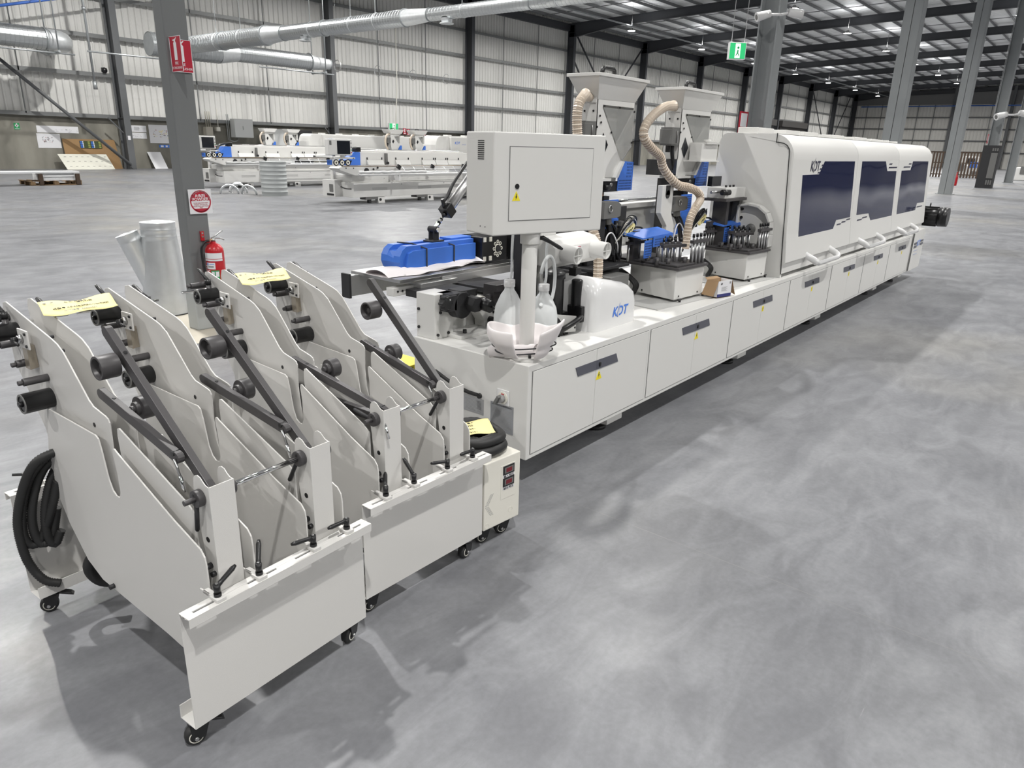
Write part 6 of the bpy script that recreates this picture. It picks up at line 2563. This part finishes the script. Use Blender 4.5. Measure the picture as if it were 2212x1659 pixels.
t = sheet('first_aid_sign', 'green first aid sign with a white cross on the concrete wall', 'sign', 12.39, 12.62, 1.76, 2.05, green_sign, marks=[(.4, .32, .6, .92, paper), (.2, .5, .8, .74, paper), (.1, .08, .9, .16, paper)])
sheet('column_tag', 'small white tag stuck on the wall column', 'tag', 17.02, 17.15, 1.42, 1.62, paper, y=39.03)
mb = MB()
mb.ball((16.62, 39.7, 4.63), .14)
mb.box(16.5, 16.74, 39.68, 39.76, 4.55, 4.75)
tag(mb.build('dome_camera', black), 'small dark dome camera mounted on the wall rail left of the column', 'camera')
# electrical boxes
t = thing('electrical_cabinet', 'large grey electrical cabinet on the wall above the far background machine', 'electrical cabinet', (23.6, 39.8, 1.7))
mb = MB()
mb.box(23.05, 24.2, 39.25, 39.735, 1.68, 2.68)
cbx = mb.build('body', mat('pale_grey_cabinet', (.62, .63, .62), .5), t, bevel=.02)
mb = MB()
mb.box(23.55, 23.58, 39.23, 39.25, 2.1, 2.3)
mb.build('latch', steel, cbx)
for x in (22.85, 22.95):
    mb = MB()
    mb.tube([(x, 39.71, 2.9), (x, 39.71, 1.55), (x+.3, 39.71, 1.45), (23.4, 39.65, 1.5), (23.4, 39.6, 1.7)], .02, 6)
    mb.build('conduit', galv_d, t)
world()
mb = MB()
mb.box(22.2, 22.4, 39.66, 39.995, 1.98, 2.2)
mb.tube([(22.3, 39.7, 2.2), (22.3, 39.7, 3.2)], .02, 6)
tag(mb.build('switch_box', offwhite), 'small pale switch box on the wall left of the electrical cabinet', 'switch box')
mb = MB()
mb.box(21.55, 21.95, 39.66, 39.995, 1.75, 2.2)
for k in range(3):
    mb.tube([(21.6+k*.12, 39.7, 2.2), (21.6+k*.12, 39.7, 3.0)], .025, 6)
tag(mb.build('junction_box', mat('beige_box', (.5, .47, .4), .6)), 'beige junction box with conduits on the wall just right of the near column', 'junction box')
for (x0, x1, m_, lab) in ((25.0, 26.4, mat('pale_grey_cabinet', (.62, .63, .62), .5), 'pale grey control cabinet standing between the two far glue towers'), (26.45, 27.75, black_m, 'black cabinet standing beside the pale grey one at the wall')):
    t = thing('tall_cabinet', lab, 'cabinet', (x0, 38.6, 0))
    mb = MB()
    mb.box(x0, x1, 38.6, 39.3, 0, 2.2)
    b = mb.build('body', m_, t, bevel=.02)
    mb = MB()
    if m_ == black_m:
        mb.box(26.95, 27.25, 38.59, 38.6, 1.38, 1.5)
        mb.box(27.02, 27.2, 38.59, 38.6, 1.28, 1.4)
    else:
        mb.box(26.2, 26.23, 38.58, 38.6, 1.0, 1.2)
    mb.build('door_badge', paper, b)
    world()


def exit_sign(name, lab, loc, yaw, w_, h_, lit=True, rods=0.):
    t = thing(name, lab, 'exit sign', loc, yaw, None, local=True)
    mb = MB()
    mb.box(-w_/2, w_/2, -.04, .10, 0, h_)
    b = mb.build('housing', gloss_white, t, bevel=.008)
    mb = MB()
    mb.box(-w_*.46, w_*.46, -.043, -.04, h_*.05, h_*.95)
    mb.build('green_panel', green_lit, b)
    mb = MB()
    # doorway with a running figure
    mb.box(-w_*.14, w_*.16, -.046, -.043, h_*.08, h_*.92)
    mb.build('doorway', white_lit, b)
    mb = MB()
    mb.prism([(-w_*.02, h_*.55), (w_*.06, h_*.55), (w_*.05, h_*.38), (w_*.12, h_*.22), (w_*.08, h_*.2), (w_*.01, h_*.34), (-w_*.07, h_*.2), (-w_*.1, h_*.23), (-w_*.03, h_*.38)], 'y', -.049, -.046)
    mb.prism([(w_*.03+.07*w_*math.cos(D(k*45)), h_*.68+.07*w_*math.sin(D(k*45))) for k in range(8)], 'y', -.049, -.046)
    mb.build('running_figure', green_sign, b)
    if rods:
        for s in (-1, 1):
            mb = MB()
            mb.cyl((s*w_*.38, 0, h_), (s*w_*.38, 0, rods), .009, n=6)
            mb.build('suspension_rod', steel, t)
    world()
    return t


exit_sign('hanging_exit_sign', 'large green exit sign hanging on two rods from the roof', (18.86, 8.22, 3.86), D(-50), .43, .40, True, roof_z(8.2)+.9-3.86)
exit_sign('wall_exit_sign', 'lit green exit sign on the wall above a background glue tower', (35.1, 39.5, 2.45), 0, .85, .44)
exit_sign('wall_exit_sign', 'small green exit sign seen between the two foreground glue towers', (57.2, 39.5, 2.6), 0, .8, .4)
for x, z, lab in ((36.2, 2.2, 'left red extinguisher sign on the wall right of the exit sign'), (36.55, 2.15, 'right red extinguisher sign of the pair on the wall right of the exit sign'), (38.05, 2.1, 'single red extinguisher sign just left of the third wall column')):
    sheet('extinguisher_sign', lab, 'sign', x, x+.28, z, z+.4, red_sign, y=39.728, marks=[(.35, .35, .65, .9, paper), (.15, .08, .85, .2, paper)])
sheet('extinguisher_sign', 'red framed sign on the column behind the second glue tower', 'sign', 15.28, 15.71, 2.02, 2.45, red_sign, y=6.43, marks=[(.12, .3, .88, .92, paper), (.12, .08, .88, .2, paper)])


def camera_pair(cx_, cy_, z, sc, labs):
    for s, lab in ((-1, labs[0]), (1, labs[1])):
        t = thing('security_camera', lab, 'security camera', (cx_, cy_, z))
        mb = MB()
        d_ = Vector((.55*s+.25, -.75*(.5 if s > 0 else 1)+.2*s, -.12 if s > 0 else -.3)).normalized()
        d_ = Vector((.63*s, -.77*s, -.15)).normalized() if s > 0 else Vector((-.63, .6, -.25)).normalized()
        p = Vector((cx_, cy_, z))+d_*(.32 if s < 0 else .2)*sc
        mb.cyl(p, p+d_*.38*sc, .10*sc, .12*sc, n=14)
        mb.cyl(Vector((cx_, cy_, z-.1*sc)), p+d_*.08*sc, .035*sc, n=8)
        mb.build('body', gloss_white, t)
        mb = MB()
        mb.cyl(p+d_*.38*sc, p+d_*.385*sc, .07*sc, n=12)
        mb.build('lens', midgrey, t)
        world()


camera_pair(15.68, 6.0, 4.35, .75, ('white security camera on the left side of the column behind the hood', 'white security camera on the right side of the column behind the hood'))
camera_pair(51.85, 5.55, 4.2, 1.6, ('left white camera on the slim far column', 'right white camera on the slim far column'))

# ------------------------------------------------------------------ floor items further back
t = thing('wooden_pallet', 'wooden pallet at the left under bundled aluminium profiles', 'pallet', (9.6, 27.9, 0))
mb = MB()
for y in (27.5, 27.95, 28.4):
    for x in (8.75, 9.45, 10.15):
        mb.box(x-.07, x+.07, y-.07, y+.07, .02, .12)
    mb.box(8.68, 10.22, y-.06, y+.06, 0, .02)
for k in range(7):
    x = 8.7+k*.245
    mb.box(x-.05, x+.05, 27.42, 28.48, .12, .145)
mb.build('frame', wood, t)
mb = MB()
for x in (9.0, 10.12):
    mb.box(x-.06, x+.06, 27.40, 27.5, .02, .36)
mb.build('upright_block', wood_d, t)
world()
for k in range(5):
    mb = MB()
    z = .145+.06*k
    if k < 4:
        mb.box(9.08, 10.05, 27.5+.03*(k % 2), 28.4, z, z+.055)
    else:
        mb.box(4.0, 10.2, 27.45, 28.1, .385, .44)
    lab = ('lowest silver profile bundle on the pallet', 'second silver profile bundle up on the pallet', 'third silver profile bundle up on the pallet', 'fourth silver profile bundle up on the pallet', 'long silver profile lying on top and overhanging the pallet to the left')[k]
    tag(mb.build('aluminium_profile', mat('bright_profile', (.8, .81, .82), .4, .15)), lab, 'metal profile', 'aluminium profiles on the pallet')
t = thing('spiral_duct_section', 'short upright section of ribbed galvanised duct on the floor', 'duct section', (12.95, 20.1, 0))
mb = MB()
prof = []
for k in range(8):
    prof += [(.385, .125*k), (.385, .125*k+.105), (.389, .125*k+.11), (.389, .125*k+.122)]
prof += [(.385, 1.0), (.375, 1.0), (.375, .05), (0, .05)]
mb.lathe(prof, (12.95, 20.1, 0), n=40)
mb.build('pipe', galv_m, t)
for (x, y, rz, lab) in ((12.5, 20.8, .4, 'galvanised half ring clamp leaning on the upright duct section'), (12.1, 21.25, 1.0, 'galvanised ring clamp in the middle of the small floor heap'), (12.9, 22.2, 1.6, 'galvanised ring clamp at the left end of the small floor heap'), (12.6, 21.55, .7, 'galvanised ring clamp lying across the small floor heap')):
    t = thing('ring_clamp', lab, 'pipe clamp', (x, y, 0), 0, 'ring clamps heaped on the floor')
    mb = MB()
    d_ = Vector((math.cos(rz), math.sin(rz), .25)).normalized()
    mb.torus((x, y, .02), d_, .26, .035, 24, 6)
    mb.v = [Vector((p.x, p.y, max(p.z, .0))) for p in mb.v]
    mb.build('ring', galv, t)
world()
# yellow stand behind the infeed, cable ramps stacked
t = thing('cable_ramp', 'stack of yellow plastic cable ramps on the floor behind the machine', 'cable ramp', (3.45, 3.85, 0))
mb = MB()
for k in range(3):
    mb.box(3.33+k*.08, 3.395+k*.08, 3.72, 4.05, 0, .085)
mb.box(3.33, 3.58, 3.72, 4.05, .085, .10)
mb.build('body', yellow_p, t, bevel=.004)
mb = MB()
for k in range(3):
    for z in (.02, .045, .07):
        mb.box(3.335+k*.08, 3.35+k*.08, 3.714, 3.72, z, z+.014)
mb.build('opening', ink, t)
world()
# far right: dark cabinet, extinguisher, steel fence, white machines
t = thing('dark_cabinet', 'tall black cabinet with a grey panelled front standing at the far right', 'cabinet', (50.8, 6.1, 0))
mb = MB()
mb.box(50.4, 51.3, 5.7, 6.5, 0, 2.35)
b = mb.build('body', black_m, t)
mb = MB()
mb.box(50.38, 50.4, 5.72, 6.04, .55, 1.95)
for k in range(3):
    mb.box(50.38, 50.4, 5.73+k*.11, 5.80+k*.11, .2, .45)
    mb.box(50.37, 50.38, 5.73+k*.11, 5.80+k*.11, 2.05, 2.2)
mb.build('grey_panel', midgrey, b)
world()
mb = MB()
mb.lathe([(0, 0), (.09, 0), (.1, .05), (.1, .5), (.06, .6), (.03, .65), (.03, .75), (.1, .8)], (52.3, 7.8, .0), n=16)
tag(mb.build('fire_extinguisher', red), 'tiny red fire extinguisher on the floor by the far right column', 'fire extinguisher')
sheet('extinguisher_sign', 'red sign with a white mark hanging left of the far black cabinet', 'sign', 60.0, 60.4, 2.6, 3.2, red_sign, y=7.6, marks=[(.3, .2, .7, .85, paper)])
far_sign = max((o for o in SC.objects if o.name.startswith('extinguisher_sign')), key=lambda o: o.location.x)
ORG[0] = far_sign.location.copy()
mb = MB()
mb.cyl((60.2, 7.6, 3.2), (60.2, 7.6, roof_z(7.6)+.85), .012, n=6)
mb.build('suspension_rod', steel, far_sign)
world()
for i, (x0, y0, x1, y1, lab) in enumerate(((73, 9.0, 73, 13.6, 'brown steel bar fence behind the far black cabinet'), (70, 14.2, 72, 16.6, 'brown bar fence panel left of the far column'))):
    t = thing('steel_fence', lab, 'fence', (x0, y0, 0))
    mb = MB()
    p, q = Vector((x0, y0, 0)), Vector((x1, y1, 0))
    for z in (.25, 1.2, 2.05):
        mb.beam(p+Vector((0, 0, z)), q+Vector((0, 0, z)), .06, .08)
    mb.build('fence_rail', wood_d, t)
    n_ = int((q-p).length/.22)
    for k in range(n_+1):
        mb = MB()
        a = p.lerp(q, k/n_)
        mb.box(a.x-.045, a.x+.045, a.y-.062, a.y+.062, 0, 2.1)
        mb.build('bar', wood_d, t)
    world()
for i, (x, y, lab) in enumerate(((78, 10.0, 'blurred white machine behind the far brown fence'), (76, 16.5, 'white machine seen past the right end of the hood'), (72, 4.6, 'white machine with blue covers right of the far black cabinet'), (80, 2.0, 'white and blue machine at the far right edge'))):
    t = thing('distant_machine', lab, 'machine', (x, y, 0))
    mb = MB()
    mb.box(x, x+3, y, y+2.2, 0, 1.0)
    mb.box(x+.2, x+2, y+.3, y+1.5, 1.0, 1.75)
    mb.box(x+.3, x+1, y-.6, y, .2, .8)
    b = mb.build('body', white2, t, bevel=.05)
    mb = MB()
    mb.box(x-.05, x, y+.2, y+.9, .8, 1.3, blue)
    mb.box(x-.05, x, y+1.2, y+1.8, .5, 1.1, midgrey)
    mb.box(x+.15, x+.2, y+.5, y+1.1, 1.2, 1.6, black_m)
    mb.box(x-.1, x, y-.3, y+.6, .25, .5, blue if i > 1 else midgrey)
    mb.build('cover_panel', blue, b)
    world()
